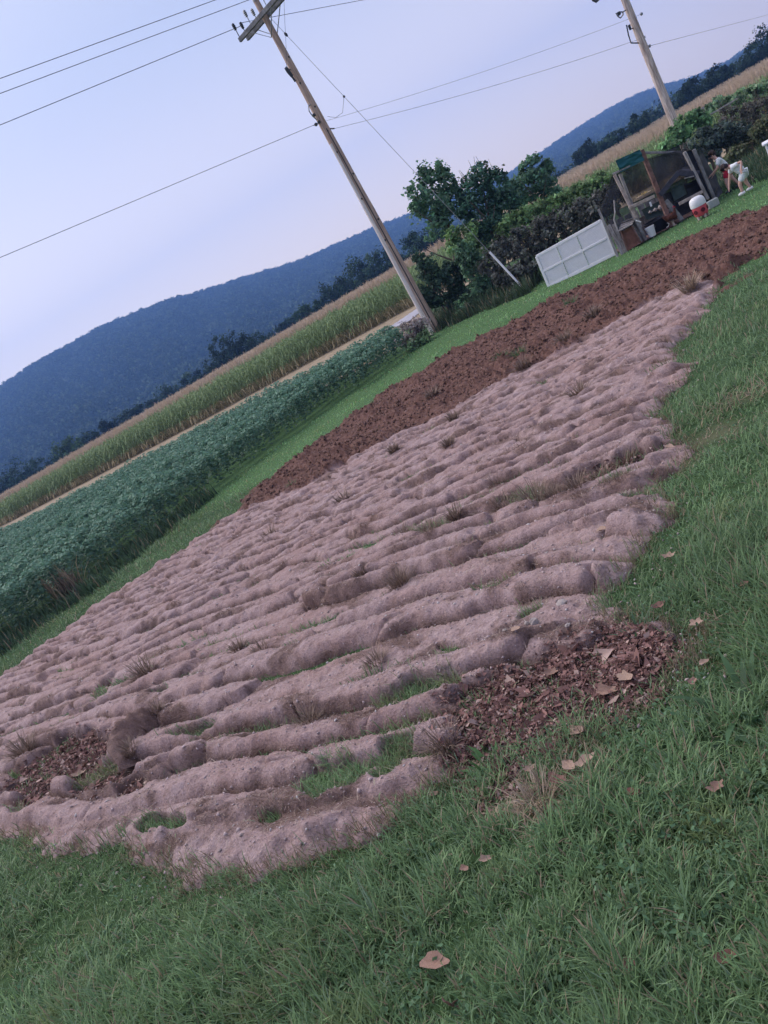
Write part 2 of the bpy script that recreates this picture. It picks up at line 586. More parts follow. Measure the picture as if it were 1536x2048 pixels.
M_LAWN = lawn_material()
x, y = polar(.35, 260, .03, -75, 90, .8)
z = gz(x, y) + .02 * noise(x * .8, y * .8, 55) * ss(0, 1, np.hypot(x, y))
V = np.stack([x, y, z], -1).reshape(-1, 3)
V = np.vstack([V])
me = mesh_np('lawn', V, grid_faces(*x.shape)[:, ::-1], M_LAWN, smooth=True, attrs={'straw': straw_mask(x, y).ravel() * .4, 'mown': (ss(11, 13, .6 * x + .8 * y) * (y < 30) * .8).ravel()})
tag(link(bpy.data.objects.new('lawn', me)), kind='structure', label='sloping green lawn around the tilled plot')

M_VALLEY = mat('valley_ground', (.05, .085, .04), .95, .3, .02)
Rb = 3000
me = mesh_np('ground', np.array([(-Rb, -Rb, -1.6), (Rb, -Rb, -1.6), (Rb, Rb, -1.6), (-Rb, Rb, -1.6)]), np.array([[0, 1, 2, 3]]), M_VALLEY)
tag(link(bpy.data.objects.new('ground', me)), kind='structure', label='flat valley floor running to the hills')

def soil_material():
    m = bpy.data.materials.new('tilled_soil')
    m.use_nodes = True
    t = m.node_tree
    b = t.nodes['Principled BSDF']
    b.inputs['Roughness'].default_value = .95
    b.inputs['Specular IOR Level'].default_value = .12
    g = node(t, 'ShaderNodeNewGeometry')
    pos = g.outputs['Position']
    def N(s, d=5.0, r=.6):
        n = node(t, 'ShaderNodeTexNoise', i_Scale=s, i_Detail=d, i_Roughness=r)
        t.links.new(pos, n.inputs['Vector'])
        return n.outputs[0]
    big, mid, fine = N(1.6), N(14.0, 6.0, .7), N(95.0, 4.0, .7)
    top = ramp(t, mid, [(.30, (.235, .160, .145)), (.46, (.375, .272, .268)), (.60, (.43, .322, .322)), (.75, (.52, .405, .405))])
    top = mixc(t, ramp(t, big, [(.4, (0, 0, 0)), (.65, (.55, .55, .55))]), top, (.31, .195, .175))
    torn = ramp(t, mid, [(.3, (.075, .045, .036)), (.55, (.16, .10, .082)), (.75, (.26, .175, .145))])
    brn = ramp(t, mid, [(.28, (.070, .036, .031)), (.52, (.155, .082, .068)), (.75, (.25, .165, .135))])
    chip = ramp(t, mid, [(.3, (.055, .034, .034)), (.7, (.12, .075, .07))])
    def A(nm):
        return node(t, 'ShaderNodeAttribute', attribute_name=nm).outputs['Fac']
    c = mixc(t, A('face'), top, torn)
    c = mixc(t, A('brown'), c, brn)
    c = mixc(t, A('chip'), c, chip)
    c = mixc(t, A('sod'), c, (.085, .085, .055))
    fr = ramp(t, fine, [(.3, (.62, .62, .62)), (.5, (1, 1, 1)), (.72, (1.25, 1.22, 1.2))])
    mul = t.nodes.new('ShaderNodeMix')
    mul.data_type = 'RGBA'
    mul.blend_type = 'MULTIPLY'
    mul.inputs[0].default_value = 1
    t.links.new(c, mul.inputs[6])
    t.links.new(fr, mul.inputs[7])
    vo = node(t, 'ShaderNodeTexVoronoi', i_Scale=38.0)
    t.links.new(pos, vo.inputs['Vector'])
    spk = ramp(t, vo.outputs['Distance'], [(.10, (1, 1, 1)), (.16, (0, 0, 0))])
    gate = ramp(t, N(11.0), [(.60, (0, 0, 0)), (.68, (.7, .7, .7))])
    gm = t.nodes.new('ShaderNodeMath')
    gm.operation = 'MULTIPLY'
    t.links.new(spk, gm.inputs[0])
    t.links.new(gate, gm.inputs[1])
    c = mixc(t, gm.outputs[0], mul.outputs[2], (.55, .48, .46))
    t.links.new(c, b.inputs['Base Color'])
    bp = node(t, 'ShaderNodeBump', i_Strength=.9, i_Distance=.012)
    t.links.new(fine, bp.inputs['Height'])
    bp2 = node(t, 'ShaderNodeBump', i_Strength=.5, i_Distance=.03)
    t.links.new(mid, bp2.inputs['Height'])
    t.links.new(bp.outputs[0], bp2.inputs['Normal'])
    t.links.new(bp2.outputs[0], b.inputs['Normal'])
    return m

M_SOIL = soil_material()
x, y = polar(1.9, 26, .0034, -42, 44, .1)
h, inside, gray, kch, kp, face = soil_all(x, y)
z = gz(x, y) + h
V = np.stack([x, y, z], -1).reshape(-1, 3)
ins = inside.ravel()
F = grid_faces(*x.shape)[:, ::-1]
F = F[(ins[F] > -.03).any(1)]
gr = gray.ravel()
gF = gr[F].mean(1) > .5
for nm, sel, lab in (('garden_soil', gF, 'grey crumbly plowed sod rolled into overlapping furrows'), ('brown_soil', ~gF, 'dark brown freshly turned strip of soil behind the grey plot')):
    V2, F2, gg, kc, kp2, fc = compact(V, F[sel], gr, kch.ravel(), kp.ravel(), face.ravel())
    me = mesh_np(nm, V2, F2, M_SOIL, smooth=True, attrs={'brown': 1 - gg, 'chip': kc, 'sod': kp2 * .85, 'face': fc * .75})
    tag(link(bpy.data.objects.new(nm, me)), kind='structure', label=lab)

# ------------------------------------------------------------------ blades
def blades(x, y, z, L, wd, az, lean, curl, col, tipcol=None, seg=3, base_dir=None):
    """curved tapering blades as one vertex/face set"""
    n = len(x)
    ca, sa = np.cos(az), np.sin(az)
    P = np.stack([x, y, z], 1)
    side = np.stack([-sa, ca, np.zeros(n)], 1)
    V, cols = [], []
    ang = lean.copy()
    cur = P.copy()
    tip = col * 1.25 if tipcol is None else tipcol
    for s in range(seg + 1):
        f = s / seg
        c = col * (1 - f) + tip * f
        if s < seg:
            hw = (wd * (1 - .55 * f) / 2)[:, None]
            V += [cur - side * hw, cur + side * hw]
            cols += [c, c]
        else:
            V.append(cur)
            cols.append(c)
        d = np.stack([np.sin(ang) * ca, np.sin(ang) * sa, np.cos(ang)], 1)
        cur = cur + d * (L / seg)[:, None]
        ang = ang + curl / seg
    k = 2 * seg + 1
    VV = np.stack(V, 1).reshape(-1, 3)
    CC = np.stack(cols, 1).reshape(-1, 3)
    b = np.arange(n)[:, None] * k
    Q = [b + np.array([[2 * s, 2 * s + 1, 2 * s + 3, 2 * s + 2]]) for s in range(seg - 1)]
    T = b + np.array([[2 * seg - 2, 2 * seg - 1, 2 * seg]])
    return VV, [np.vstack(Q)] + [T] if seg > 1 else [T], CC

def grass_cols(n, x, y, green=1.0):
    a = RNG.random(n)[:, None]
    pal0, pal1 = np.array([.115, .200, .092]), np.array([.205, .320, .145])
    c = pal0 * (1 - a ** 1.6) * .82 + pal1 * 1.08 * a ** 1.6
    big = (.5 + .8 * fbm(x * .9, y * .9, 61, 3))[:, None]
    c = c * (.85 + .3 * np.clip(big, 0, 1))
    yl = ss(.25, .7, noise(x * .8, y * .8, 62) + .6 * noise(x * 4, y * 4, 63))[:, None] * .55
    c = c * (1 - yl) + np.array([.20, .235, .095]) * yl
    bl = (RNG.random(n) < .06)[:, None]
    c = np.where(bl, np.array([.19, .27, .17]), c)
    dry = (RNG.random(n) < .07)[:, None]
    c = np.where(dry, np.array([.28, .22, .155]), c)
    return c

def in_view(x, y, z, m=90):
    dx, dy, dz = x, y, z - EYE
    u, v, d = dx, dy * sp + dz * cp, dy * cp - dz * sp
    xi = FPX * (u * cr - v * sr) / d + 768
    yi = -FPX * (u * sr + v * cr) / d + 1024
    return (d > 0) & (xi > -m) & (xi < 1536 + m) & (yi > -m) & (yi < 2048 + m * 2.2)

def scatter_polar(n, r0, r1, a0=-48, a1=50):
    r = np.exp(RNG.uniform(math.log(r0), math.log(r1), n))
    a = np.radians(RNG.uniform(a0, a1, n))
    return r * np.sin(a), r * np.cos(a)

BEAN = np.array([(-16, 5.5), (-9.2, 12.6), (-5.9, 16.1), (-.75, 20.9), (2.8, 23.5), (3.7, 25.3), (3.8, 28.2), (-.6, 30.8), (-9, 36.4), (-19.6, 45), (-34, 56), (-60, 76), (-70, 40)])
def lawn_ok(x, y):
    return (sdf(x, y, BEAN) < .45) & (y < 33) & (y > .2)

x, y = scatter_polar(1000000, .8, 31, -72, 92)
zq_ = gz(x, y)
ok = (in_view(x, y, zq_) | (in_view(x, y, zq_, 620) & (RNG.random(len(x)) < .5))) & lawn_ok(x, y)
x, y = x[ok], y[ok]
h, inside, gray, kch, kp, face = soil_all(x, y)
dens = np.where((inside > -.02) & (h > .004 + .03 * RNG.random(len(x)) ** 3), 0.0, 1.0)
st = straw_mask(x, y)
ok = RNG.random(len(x)) < dens * (1 - .45 * st) * (.50 + .5 * ss(-.5, .5, noise(x * 9, y * 9, 161) + .6 * noise(x * 22, y * 22, 162)))
x, y, st = x[ok], y[ok], st[ok]
cl = noise(x * 9, y * 9, 161) + .6 * noise(x * 22, y * 22, 162)
z = gz(x, y) + .02 * noise(x * .8, y * .8, 55) - .008
r = np.hypot(x, y)
n = len(x)
tall = 1 + .30 * np.clip(cl, -1, 1) + .9 * np.clip(noise(x * 1.6, y * 1.6, 64) + .5 * noise(x * 5, y * 5, 65), -.5, 1.2)
strip = ss(11, 13, .6 * x + .8 * y)
L = (.055 + .070 * RNG.random(n) ** 1.5) * tall * (1 - .45 * strip) * (1 - .3 * st) * (1 - .45 * ss(-.30, -.05, inside[ok]))
wd = np.maximum(.0036 + .0034 * RNG.random(n) ** 2, r * .00115)
flow = noise(x * .7, y * .7, 66) * 3 + 1.2
az = flow + RNG.normal(0, 1.5, n)
c = grass_cols(n, x, y)
sm = (RNG.random(n) < st * .9)[:, None]
c = np.where(sm, np.array([.33, .25, .18]) * (.7 + .6 * RNG.random((n, 1))), c)
c = c * (1 + strip[:, None] * np.array([.32, .52, .28]))
lean = np.abs(RNG.normal(.60, .40, n)) + st * .5
far = r > 7
PARTS = []
for sel, sg in ((~far, 3), (far, 2)):
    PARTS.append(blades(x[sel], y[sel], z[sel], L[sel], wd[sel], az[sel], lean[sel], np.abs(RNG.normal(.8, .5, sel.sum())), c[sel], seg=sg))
def join(parts):
    V, Q, T, CC, o = [], [], [], [], 0
    for v, f, cc in parts:
        V.append(v)
        CC.append(cc)
        for ff in f:
            (Q if ff.shape[1] == 4 else T).append(ff + o)
        o += len(v)
    return np.vstack(V), [np.vstack(a) for a in (Q, T) if a], np.vstack(CC)
V, F, CC = join(PARTS)
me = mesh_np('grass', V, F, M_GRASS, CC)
tag(link(bpy.data.objects.new('grass', me)), 'long unmown green grass blades of the lawn', 'grass', kind='stuff')
print('lawn blades', n)

# grass surviving on the plowed sods, dry fringe on their torn edges, straw lying about
x, y = scatter_polar(1100000, 1.9, 24)
ok = in_view(x, y, gz(x, y))
x, y = x[ok], y[ok]
h, inside, gray, kch, kp, face = soil_all(x, y)
u_, w_ = .8 * x - .6 * y, .6 * x + .8 * y
r = np.hypot(x, y)
zz = gz(x, y) + h - .006
rnd = RNG.random(len(x))
edge_g = ss(.14, -.02, inside)
gp = (np.maximum(kp * (.20 + .45 * ss(6, 3, r)), edge_g * .55 * (RNG.random(len(x)) < .7)) > rnd) & (inside > -.05) & (kch < .5)
stub = ss(.22, .62, noise(u_ * 1.7, w_ * 2.6, 151) + .5 * noise(u_ * 5, w_ * 6, 152))
stub = np.where(gray > .5, stub * ss(2.2, 5.0, w_) * .75, .14 + .75 * stub)
fr = ((face * gray * .85 * (1 - .3 * ss(4, 9, r)) + .13 + .42 * stub) > RNG.random(len(x))) & (inside > .03) & ~gp & (kch < .5)
parts = []
xs, ys, zs, rs = x[gp], y[gp], zz[gp], r[gp]
n = len(xs)
best = np.zeros(n)
for cpt, Mi, gr_ in PATCHES:
    q = np.hypot(Mi[0, 0] * (xs - cpt[0]) + Mi[0, 1] * (ys - cpt[1]), Mi[1, 0] * (xs - cpt[0]) + Mi[1, 1] * (ys - cpt[1]))
    best = np.where(q < 1.5, np.maximum(best, gr_), best)
cg = grass_cols(n, xs, ys)
isdry = RNG.random(n) > (.25 + .72 * best)
cg = np.where(isdry[:, None], np.array([.20, .16, .105]) * (.6 + .7 * RNG.random((n, 1))), cg)
parts.append(blades(xs, ys, zs, (.04 + .06 * RNG.random(n)), np.maximum(.0034, rs * .0011), RNG.uniform(0, 6.3, n), np.abs(RNG.normal(.5, .35, n)), np.abs(RNG.normal(.8, .5, n)), cg, seg=3))
V, F, CC = join(parts)
me = mesh_np('sod_grass', V, F, M_GRASS, CC)
tag(link(bpy.data.objects.new('sod_grass', me)), 'green grass still growing in gaps between plowed sods', 'grass', kind='stuff')
xs, ys, zs, rs, sb, gg = x[fr], y[fr], zz[fr], r[fr], stub[fr], gray[fr]
n = len(xs)
fcm = np.clip(face[fr], 0, 1)[:, None]
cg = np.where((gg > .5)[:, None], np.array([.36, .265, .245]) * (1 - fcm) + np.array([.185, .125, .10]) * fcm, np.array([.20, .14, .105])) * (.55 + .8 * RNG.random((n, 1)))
pale = (RNG.random(n) < .10)[:, None]
cg = np.where(pale, np.array([.42, .33, .27]), cg)
grn = ((RNG.random(n) < .08) & (gg < .5) & (noise(xs * 2, ys * 2, 153) > .1))[:, None]
cg = np.where(grn, np.array([.09, .14, .06]), cg)
down = math.atan2(-.8, -.6)
fc_ = face[fr]
Lf = (.008 + .016 * RNG.random(n) + .030 * RNG.random(n) * np.clip(fc_, 0, 1)) * (1 + 1.5 * sb * (sb > .22))
me = mesh_np('dry_fringe', *(lambda a: (a[0], a[1], M_DRY, a[2]))(join([blades(xs, ys, zs, Lf, np.maximum(.0013, rs * .00055), down + RNG.normal(0, 1.1, n), RNG.uniform(.35, 1.5, n), RNG.uniform(.2, 1.2, n), cg, cg * 1.25, seg=2)])))
tag(link(bpy.data.objects.new('dry_fringe', me)), 'dry brown roots and stubble fringing the torn sods', 'dry grass', kind='stuff')
print('fringe', n)

# loose straws and small pebbles lying on the soil
ns = 9000
x, y = scatter_polar(ns * 3, 1.9, 16)
h, inside, gray, kch, kp, face = soil_all(x, y)
ok = in_view(x, y, gz(x, y)) & (inside > .05) & (gray > .3)
x, y, h = x[ok][:ns], y[ok][:ns], h[ok][:ns]
n = len(x)
r = np.hypot(x, y)
cg = np.array([.46, .37, .31]) * (.5 + .7 * RNG.random((n, 1)))
v, f, cc = blades(x, y, gz(x, y) + h + .002, .02 + .05 * RNG.random(n), np.maximum(.0016, r * .0006), RNG.uniform(0, 6.3, n), RNG.uniform(1.25, 1.6, n), RNG.uniform(-.2, .4, n), cg, cg, seg=2)
me = mesh_np('loose_straw', v, f, M_DRY, cc)
tag(link(bpy.data.objects.new('loose_straw', me)), 'loose pale straw scattered over the grey furrows', 'straw', kind='stuff')

def bits(x, y, z, size, flat, col, tilt=.5):
    """small angular lumps: squashed octahedra"""
    n = len(x)
    O = np.array([(1, 0, 0), (0, 1, 0), (-1, 0, 0), (0, -1, 0), (0, 0, 1), (0, 0, -1)], float)
    V = O[None] * (.6 + .7 * RNG.random((n, 6, 1))) * size[:, None, None] * np.stack([np.ones(n), .5 + .4 * RNG.random(n), flat], 1)[:, None, :]
    a = RNG.uniform(0, 6.3, n)
    tl = RNG.normal(0, tilt, n)
    ct, stt = np.cos(tl)[:, None], np.sin(tl)[:, None]
    X_, Z_ = V[..., 0] * ct - V[..., 2] * stt, V[..., 0] * stt + V[..., 2] * ct
    ca, sa = np.cos(a)[:, None], np.sin(a)[:, None]
    V = np.stack([X_ * ca - V[..., 1] * sa, X_ * sa + V[..., 1] * ca, Z_], -1) + np.stack([x, y, z], 1)[:, None, :]
    T = np.array([(0, 1, 4), (1, 2, 4), (2, 3, 4), (3, 0, 4), (1, 0, 5), (2, 1, 5), (3, 2, 5), (0, 3, 5)])
    F = (np.arange(n)[:, None, None] * 6 + T[None]).reshape(-1, 3)
    return V.reshape(-1, 3), [F], np.repeat(col, 6, 0)

ns = 16000
x, y = scatter_polar(ns * 3, 1.9, 22)
h, inside, gray, kch, kp, face = soil_all(x, y)
ok = in_view(x, y, gz(x, y)) & (inside > -.22 * RNG.random(len(x)) ** 1.5)
h = np.maximum(h, 0)
x, y, h, gray, inside_ = x[ok][:ns], y[ok][:ns], h[ok][:ns], gray[ok][:ns], inside[ok][:ns]
n = len(x)
gray = np.where((inside_ < .05) & (np.hypot(x, y) < 9), 1.0, gray)
col = np.where((gray > .5)[:, None], np.array([.50, .40, .40]), np.array([.20, .12, .10])) * (.55 + .6 * RNG.random((n, 1)))
lt = (RNG.random(n) < .12)[:, None]
col = np.where(lt & (gray > .5)[:, None], np.array([.60, .55, .54]), col)
sz = np.minimum(np.exp(RNG.normal(math.log(.0036), .55, n)), .011) * (1 + 1.2 * (gray < .5)) * (1 + np.hypot(x, y) * .06)
me = mesh_np('soil_crumbs', *(lambda a: (a[0], a[1], M_DRY, a[2]))(bits(x, y, gz(x, y) + h + sz * .2, sz, np.full(n, .6), col)))
tag(link(bpy.data.objects.new('soil_crumbs', me)), 'small stones and crumbs strewn on the soil', 'gravel', kind='stuff')

def scraps(P, size, col):
    """thin torn scraps: bent kites lying at all angles"""
    n = len(P)
    N = np.stack([RNG.normal(0, .55, n), RNG.normal(0, .55, n), np.ones(n)], 1)
    N /= np.linalg.norm(N, axis=1, keepdims=True)
    t = RNG.normal(size=(n, 3))
    t -= (t * N).sum(1, keepdims=True) * N
    t /= np.linalg.norm(t, axis=1, keepdims=True)
    b = np.cross(N, t)
    s = size[:, None]
    r = lambda lo, hi: RNG.uniform(lo, hi, (n, 1))
    V = np.stack([P - t * s * r(.4, .6), P + b * s * r(.12, .40) + N * s * r(0, .2) + t * s * r(-.25, .25), P + t * s * r(.4, .6) + N * s * r(-.1, .2), P - b * s * r(.12, .40) + N * s * r(0, .2) + t * s * r(-.25, .25)], 1).reshape(-1, 3)
    o = np.arange(n)[:, None] * 4
    F = np.vstack([o + np.array([[0, 1, 2]]), o + np.array([[0, 2, 3]])])
    return V, [F], np.repeat(col, 4, 0)

x = RNG.uniform(BROWN[:, 0].min(), BROWN[:, 0].max(), 42000)
y = RNG.uniform(BROWN[:, 1].min(), BROWN[:, 1].max(), 42000)
h, inside, gray, kch, kp, face = soil_all(x, y)
ok = in_view(x, y, gz(x, y)) & (inside > .0) & (gray < .5) & (RNG.random(len(x)) < .25 + .9 * ss(-.2, .5, noise(x * 1.5, y * 1.5, 171)))
x, y, h = x[ok], y[ok], h[ok]
n = len(x)
sz = np.minimum(np.exp(RNG.normal(math.log(.018), .5, n)), .055)
col = np.array([.165, .092, .072]) * (.45 + .9 * RNG.random((n, 1)))
me = mesh_np('soil_clods', *(lambda a: (a[0], a[1], M_DRY, a[2]))(bits(x, y, gz(x, y) + h + sz * .25, sz, np.full(n, .7), col)))
tag(link(bpy.data.objects.new('soil_clods', me)), 'rough brown clods covering the dark tilled strip', 'clods', kind='stuff')

# leaf litter and bark chips
nl = 14000
parts = []
bb = [(CHIPS, 12500), (CHIPS2, 3600), (CHIPS3, 900), (CHIPS4, 900)]
for P, k in bb:
    x = RNG.uniform(P[:, 0].min() - .15, P[:, 0].max() + .15, k * 5)
    y = RNG.uniform(P[:, 1].min() - .15, P[:, 1].max() + .15, k * 5)
    m = sdf(x, y, P) + .13 * noise(x * 3, y * 3, 31) + .06 * noise(x * 9, y * 9, 32)
    ok = (m > -.02) & (ss(-.04, .12, m) * (.75 + .4 * noise(x * 7, y * 7, 83)) > RNG.random(len(x)))
    x, y = x[ok][:k], y[ok][:k]
    h = soil_all(x, y)[0]
    n = len(x)
    s = np.exp(RNG.normal(math.log(.0155), .5, n)) * np.where(np.hypot(x, y) > 4, 1.5, 1)
    col = np.array([.225, .125, .112]) * (.40 + 1.0 * RNG.random((n, 1)))
    lt = (RNG.random(n) < .15)[:, None]
    col = np.where(lt, np.array([.42, .30, .265]) * (.7 + .6 * RNG.random((n, 1))), col)
    P3 = np.stack([x, y, gz(x, y) + np.maximum(h, -.005) + .003 + .009 * RNG.random(n)], 1)
    v_, f_, c_ = scraps(P3, s, col)
    parts.append((v_, f_, c_))
V, F, CC = join(parts)
me = mesh_np('leaf_litter', V, F, M_DRY, CC)
tag(link(bpy.data.objects.new('leaf_litter', me)), 'brown shredded leaf litter and bark chips at plot edge', 'leaf litter', kind='stuff')
# small broad leaves (clover, plantain) low in the lawn
x, y = scatter_polar(40000, .85, 12)
ok = in_view(x, y, gz(x, y)) & lawn_ok(x, y)
x, y = x[ok], y[ok]
ok = (soil_all(x, y)[1] < -.02) & (noise(x * 2.2, y * 2.2, 141) + .6 * noise(x * 7, y * 7, 142) > .12)
x, y = x[ok], y[ok]
n = len(x)
P3 = np.stack([x, y, gz(x, y) + .015 + .03 * RNG.random(n)], 1)
v, f, cc = scraps(P3, .013 + .012 * RNG.random(n), np.array([.10, .19, .095]) * (.6 + .8 * RNG.random((n, 1))))
me = mesh_np('clover', v, f, M_GRASS, cc)
tag(link(bpy.data.objects.new('clover', me)), 'small clover and broad leaves low in the lawn', 'ground cover', kind='stuff')
#==PART2==
# ------------------------------------------------------------------ wooded ridge
RIDGE_PX = [(-700, 1090), (-350, 960), (-100, 848), (0, 790), (100, 727), (200, 670), (300, 628), (400, 595), (490, 566), (580, 540), (660, 505), (740, 468), (830, 433),
            (930, 392), (1010, 360), (1060, 330), (1100, 302), (1160, 262), (1220, 225), (1280, 196), (1330, 180), (1380, 166), (1440, 140), (1500, 105), (1600, 40), (1750, -50), (2000, -190)]
ra, re = [], []
for p in RIDGE_PX:
    r_ = ray(*p)
    ra.append(math.degrees(math.atan2(r_[0], r_[1])))
    re.append(r_[2] / math.hypot(r_[0], r_[1]))
ra, re = np.array(ra), np.array(re)
print('ridge az', ra[0], ra[-1], 'el', re.min(), re.max())
def ridge_R(a):
    return 1500 + 800 * ss(-12, 34, a)
az_g = np.arange(-62, 72, .16)
s_g = np.linspace(0, 1.35, 110)
A_, S_ = np.meshgrid(az_g, s_g, indexing='ij')
Rr = ridge_R(A_)
foot = .36 + .05 * noise(A_ * .12, A_ * 0, 91)
D_ = Rr * (foot + (1 - foot) * S_)
hh = np.interp(A_, ra, re) * Rr + EYE
up_ = ss(-.08, 1.0, S_) * np.where(S_ > 1, 1 - .55 * ss(1, 1.5, S_), 1)
xg, yg = D_ * np.sin(np.radians(A_)), D_ * np.cos(np.radians(A_))
spur = (.10 * fbm(A_ * .22, S_ * 1.5, 92, 3) + .05 * noise(A_ * .6, S_ * 1.2, 95)) * np.sin(np.clip(S_, 0, 1) * np.pi) * 1.4 * (1 - np.clip(S_, 0, 1)) ** 1.2
zg = hh * np.clip(up_ + spur, 0, 1.0) - 3 + 4 * noise(xg / 60, yg / 60, 93) * ss(0, .2, S_)
zg -= 10 * ss(.8, 1, S_)
M_HILL = mat('wooded_slope', (.030, .045, .028), 1.0, .4, .02, c2=(.045, .062, .035), spec=0)
me = mesh_np('hills', np.stack([xg, yg, zg], -1).reshape(-1, 3), grid_faces(*xg.shape), M_HILL, smooth=True)
tag(link(bpy.data.objects.new('hills', me)), kind='structure', label='long wooded ridge across the valley')

# ------------------------------------------------------------------ scattering of ready-made plants (crops, forest) as one mass
SRC = {}
def source(name, meshes):
    col = bpy.data.collections.new(name)
    for i, me in enumerate(meshes):
        o = bpy.data.objects.new(name, me)
        col.objects.link(o)
    return col

def mass(name, P, scale, rotz, col, label, cat):
    n = len(P)
    me = bpy.data.meshes.new(name)
    me.vertices.add(n)
    me.vertices.foreach_set('co', np.asarray(P, np.float32).ravel())
    for k, v in (('sc', scale), ('rz', rotz)):
        a = me.attributes.new(k, 'FLOAT', 'POINT')
        a.data.foreach_set('value', np.asarray(v, np.float32))
    a = me.attributes.new('pick', 'INT', 'POINT')
    a.data.foreach_set('value', np.random.default_rng(n).integers(0, len(col.objects), n).astype(np.int32))
    me.update()
    o = link(bpy.data.objects.new(name, me))
    g = bpy.data.node_groups.new(name, 'GeometryNodeTree')
    g.interface.new_socket('Geometry', in_out='INPUT', socket_type='NodeSocketGeometry')
    g.interface.new_socket('Geometry', in_out='OUTPUT', socket_type='NodeSocketGeometry')
    gi, go = g.nodes.new('NodeGroupInput'), g.nodes.new('NodeGroupOutput')
    m2p = g.nodes.new('GeometryNodeMeshToPoints')
    iop = g.nodes.new('GeometryNodeInstanceOnPoints')
    ci = g.nodes.new('GeometryNodeCollectionInfo')
    ci.inputs['Collection'].default_value = col
    ci.inputs['Separate Children'].default_value = True
    ci.inputs['Reset Children'].default_value = True
    def at(nm, ty='FLOAT'):
        a = g.nodes.new('GeometryNodeInputNamedAttribute')
        a.data_type = ty
        a.inputs['Name'].default_value = nm
        return a.outputs[0]
    xyz = g.nodes.new('ShaderNodeCombineXYZ')
    L_ = g.links
    L_.new(gi.outputs[0], m2p.inputs[0])
    L_.new(m2p.outputs[0], iop.inputs['Points'])
    L_.new(ci.outputs[0], iop.inputs['Instance'])
    iop.inputs['Pick Instance'].default_value = True
    L_.new(at('pick', 'INT'), iop.inputs['Instance Index'])
    L_.new(at('rz'), xyz.inputs[2])
    e2r = g.nodes.new('FunctionNodeEulerToRotation')
    L_.new(xyz.outputs[0], e2r.inputs[0])
    L_.new(e2r.outputs[0], iop.inputs['Rotation'])
    L_.new(at('sc'), iop.inputs['Scale'])
    L_.new(iop.outputs[0], go.inputs[0])
    md = o.modifiers.new('scatter', 'NODES')
    md.node_group = g
    return tag(o, label, cat, kind='stuff')

def leaf_quads(P, N, size, col, aspect=.6, fold=.25):
    """folded diamond leaves at P facing N"""
    n = len(P)
    N = N / (np.linalg.norm(N, axis=1, keepdims=True) + 1e-9)
    t = RNG.normal(size=(n, 3))
    t = t - (t * N).sum(1, keepdims=True) * N
    t /= np.linalg.norm(t, axis=1, keepdims=True) + 1e-9
    b = np.cross(N, t)
    s = size[:, None]
    V = np.stack([P - t * s * .5, P + b * s * aspect * .5 + N * s * fold * .5 - t * s * .05, P + t * s * .5 - N * s * .1, P - b * s * aspect * .5 + N * s * fold * .5 - t * s * .05], 1).reshape(-1, 3)
    o = np.arange(n)[:, None] * 4
    F = np.vstack([o + np.array([[0, 1, 2]]), o + np.array([[0, 2, 3]])])
    return V, F, np.repeat(col, 4, 0)

def leaf_cloud(blobs, n, size, base, var=.3, clump=.32, k=26, up=.4, hollow=.55):
    """blobs: (centre xyz, radii xyz). Leaves gather in clumps so that gaps stay between them"""
    vol = np.array([np.prod(r) ** (2 / 3) for c, r in blobs])
    cnt = np.maximum(1, (n * vol / vol.sum()).astype(int))
    PP, NN, CC = [], [], []
    base = np.asarray(base)
    for (c, r), m in zip(blobs, cnt):
        c, r = np.asarray(c, float), np.asarray(r, float) * np.ones(3)
        kk = max(5, int(k))
        d = RNG.normal(size=(kk, 3))
        d /= np.linalg.norm(d, axis=1, keepdims=True)
        rad = hollow + (1.02 - hollow) * RNG.random(kk) ** .6
        cc = d * rad[:, None] * (.82 + .3 * RNG.random((kk, 1)))
        w = RNG.random(kk) * .8 + .4
        idx = RNG.choice(kk, m, p=w / w.sum())
        off = RNG.normal(size=(m, 3)) * clump * (.6 + .6 * RNG.random((kk, 1)))[idx] * .62
        q = cc[idx] + off
        PP.append(c + q * r)
        NN.append(q / (np.linalg.norm(q, axis=1, keepdims=True) + .2) + RNG.normal(size=(m, 3)) * .7 + np.array([0, 0, up]))
        ct = (1 + var * 1.0 * RNG.normal(size=(kk, 1)))[idx] * (1 + var * .7 * RNG.normal(size=(m, 1)))
        CC.append(base * np.clip(ct, .35, 1.9) * (1 + .06 * RNG.normal(size=(m, 3))))
    P, N, Cc = np.vstack(PP), np.vstack(NN), np.vstack(CC)
    sz = size * (.65 + .7 * RNG.random(len(P)))
    return leaf_quads(P, N, sz, np.clip(Cc, .004, 1))

def limb_set(mb, base, top, r0, n=5, spread=.5, r1=None):
    """a trunk with limbs reaching into the crown"""
    base, top = np.array(base, float), np.array(top, float)
    H = top[2] - base[2]
    mid = base + (top - base) * .5 + np.array([RNG.normal() * .04, RNG.normal() * .04, 0]) * H
    mb.tube([base - [0, 0, .15], base + (mid - base) * .5, mid, top], [r0 * 1.25, r0, r0 * .75, (r1 or r0 * .25)], 7)
    for k in range(n):
        f = .35 + .5 * k / n
        p = base + (top - base) * f
        a = k * 2.4 + RNG.random()
        d = np.array([math.cos(a), math.sin(a), .9]) * spread * (.7 + .5 * RNG.random())
        mb.tube([p, p + d * .5 + [0, 0, .05], p + d + [0, 0, .2 * spread]], [r0 * .5, r0 * .33, r0 * .1], 5)

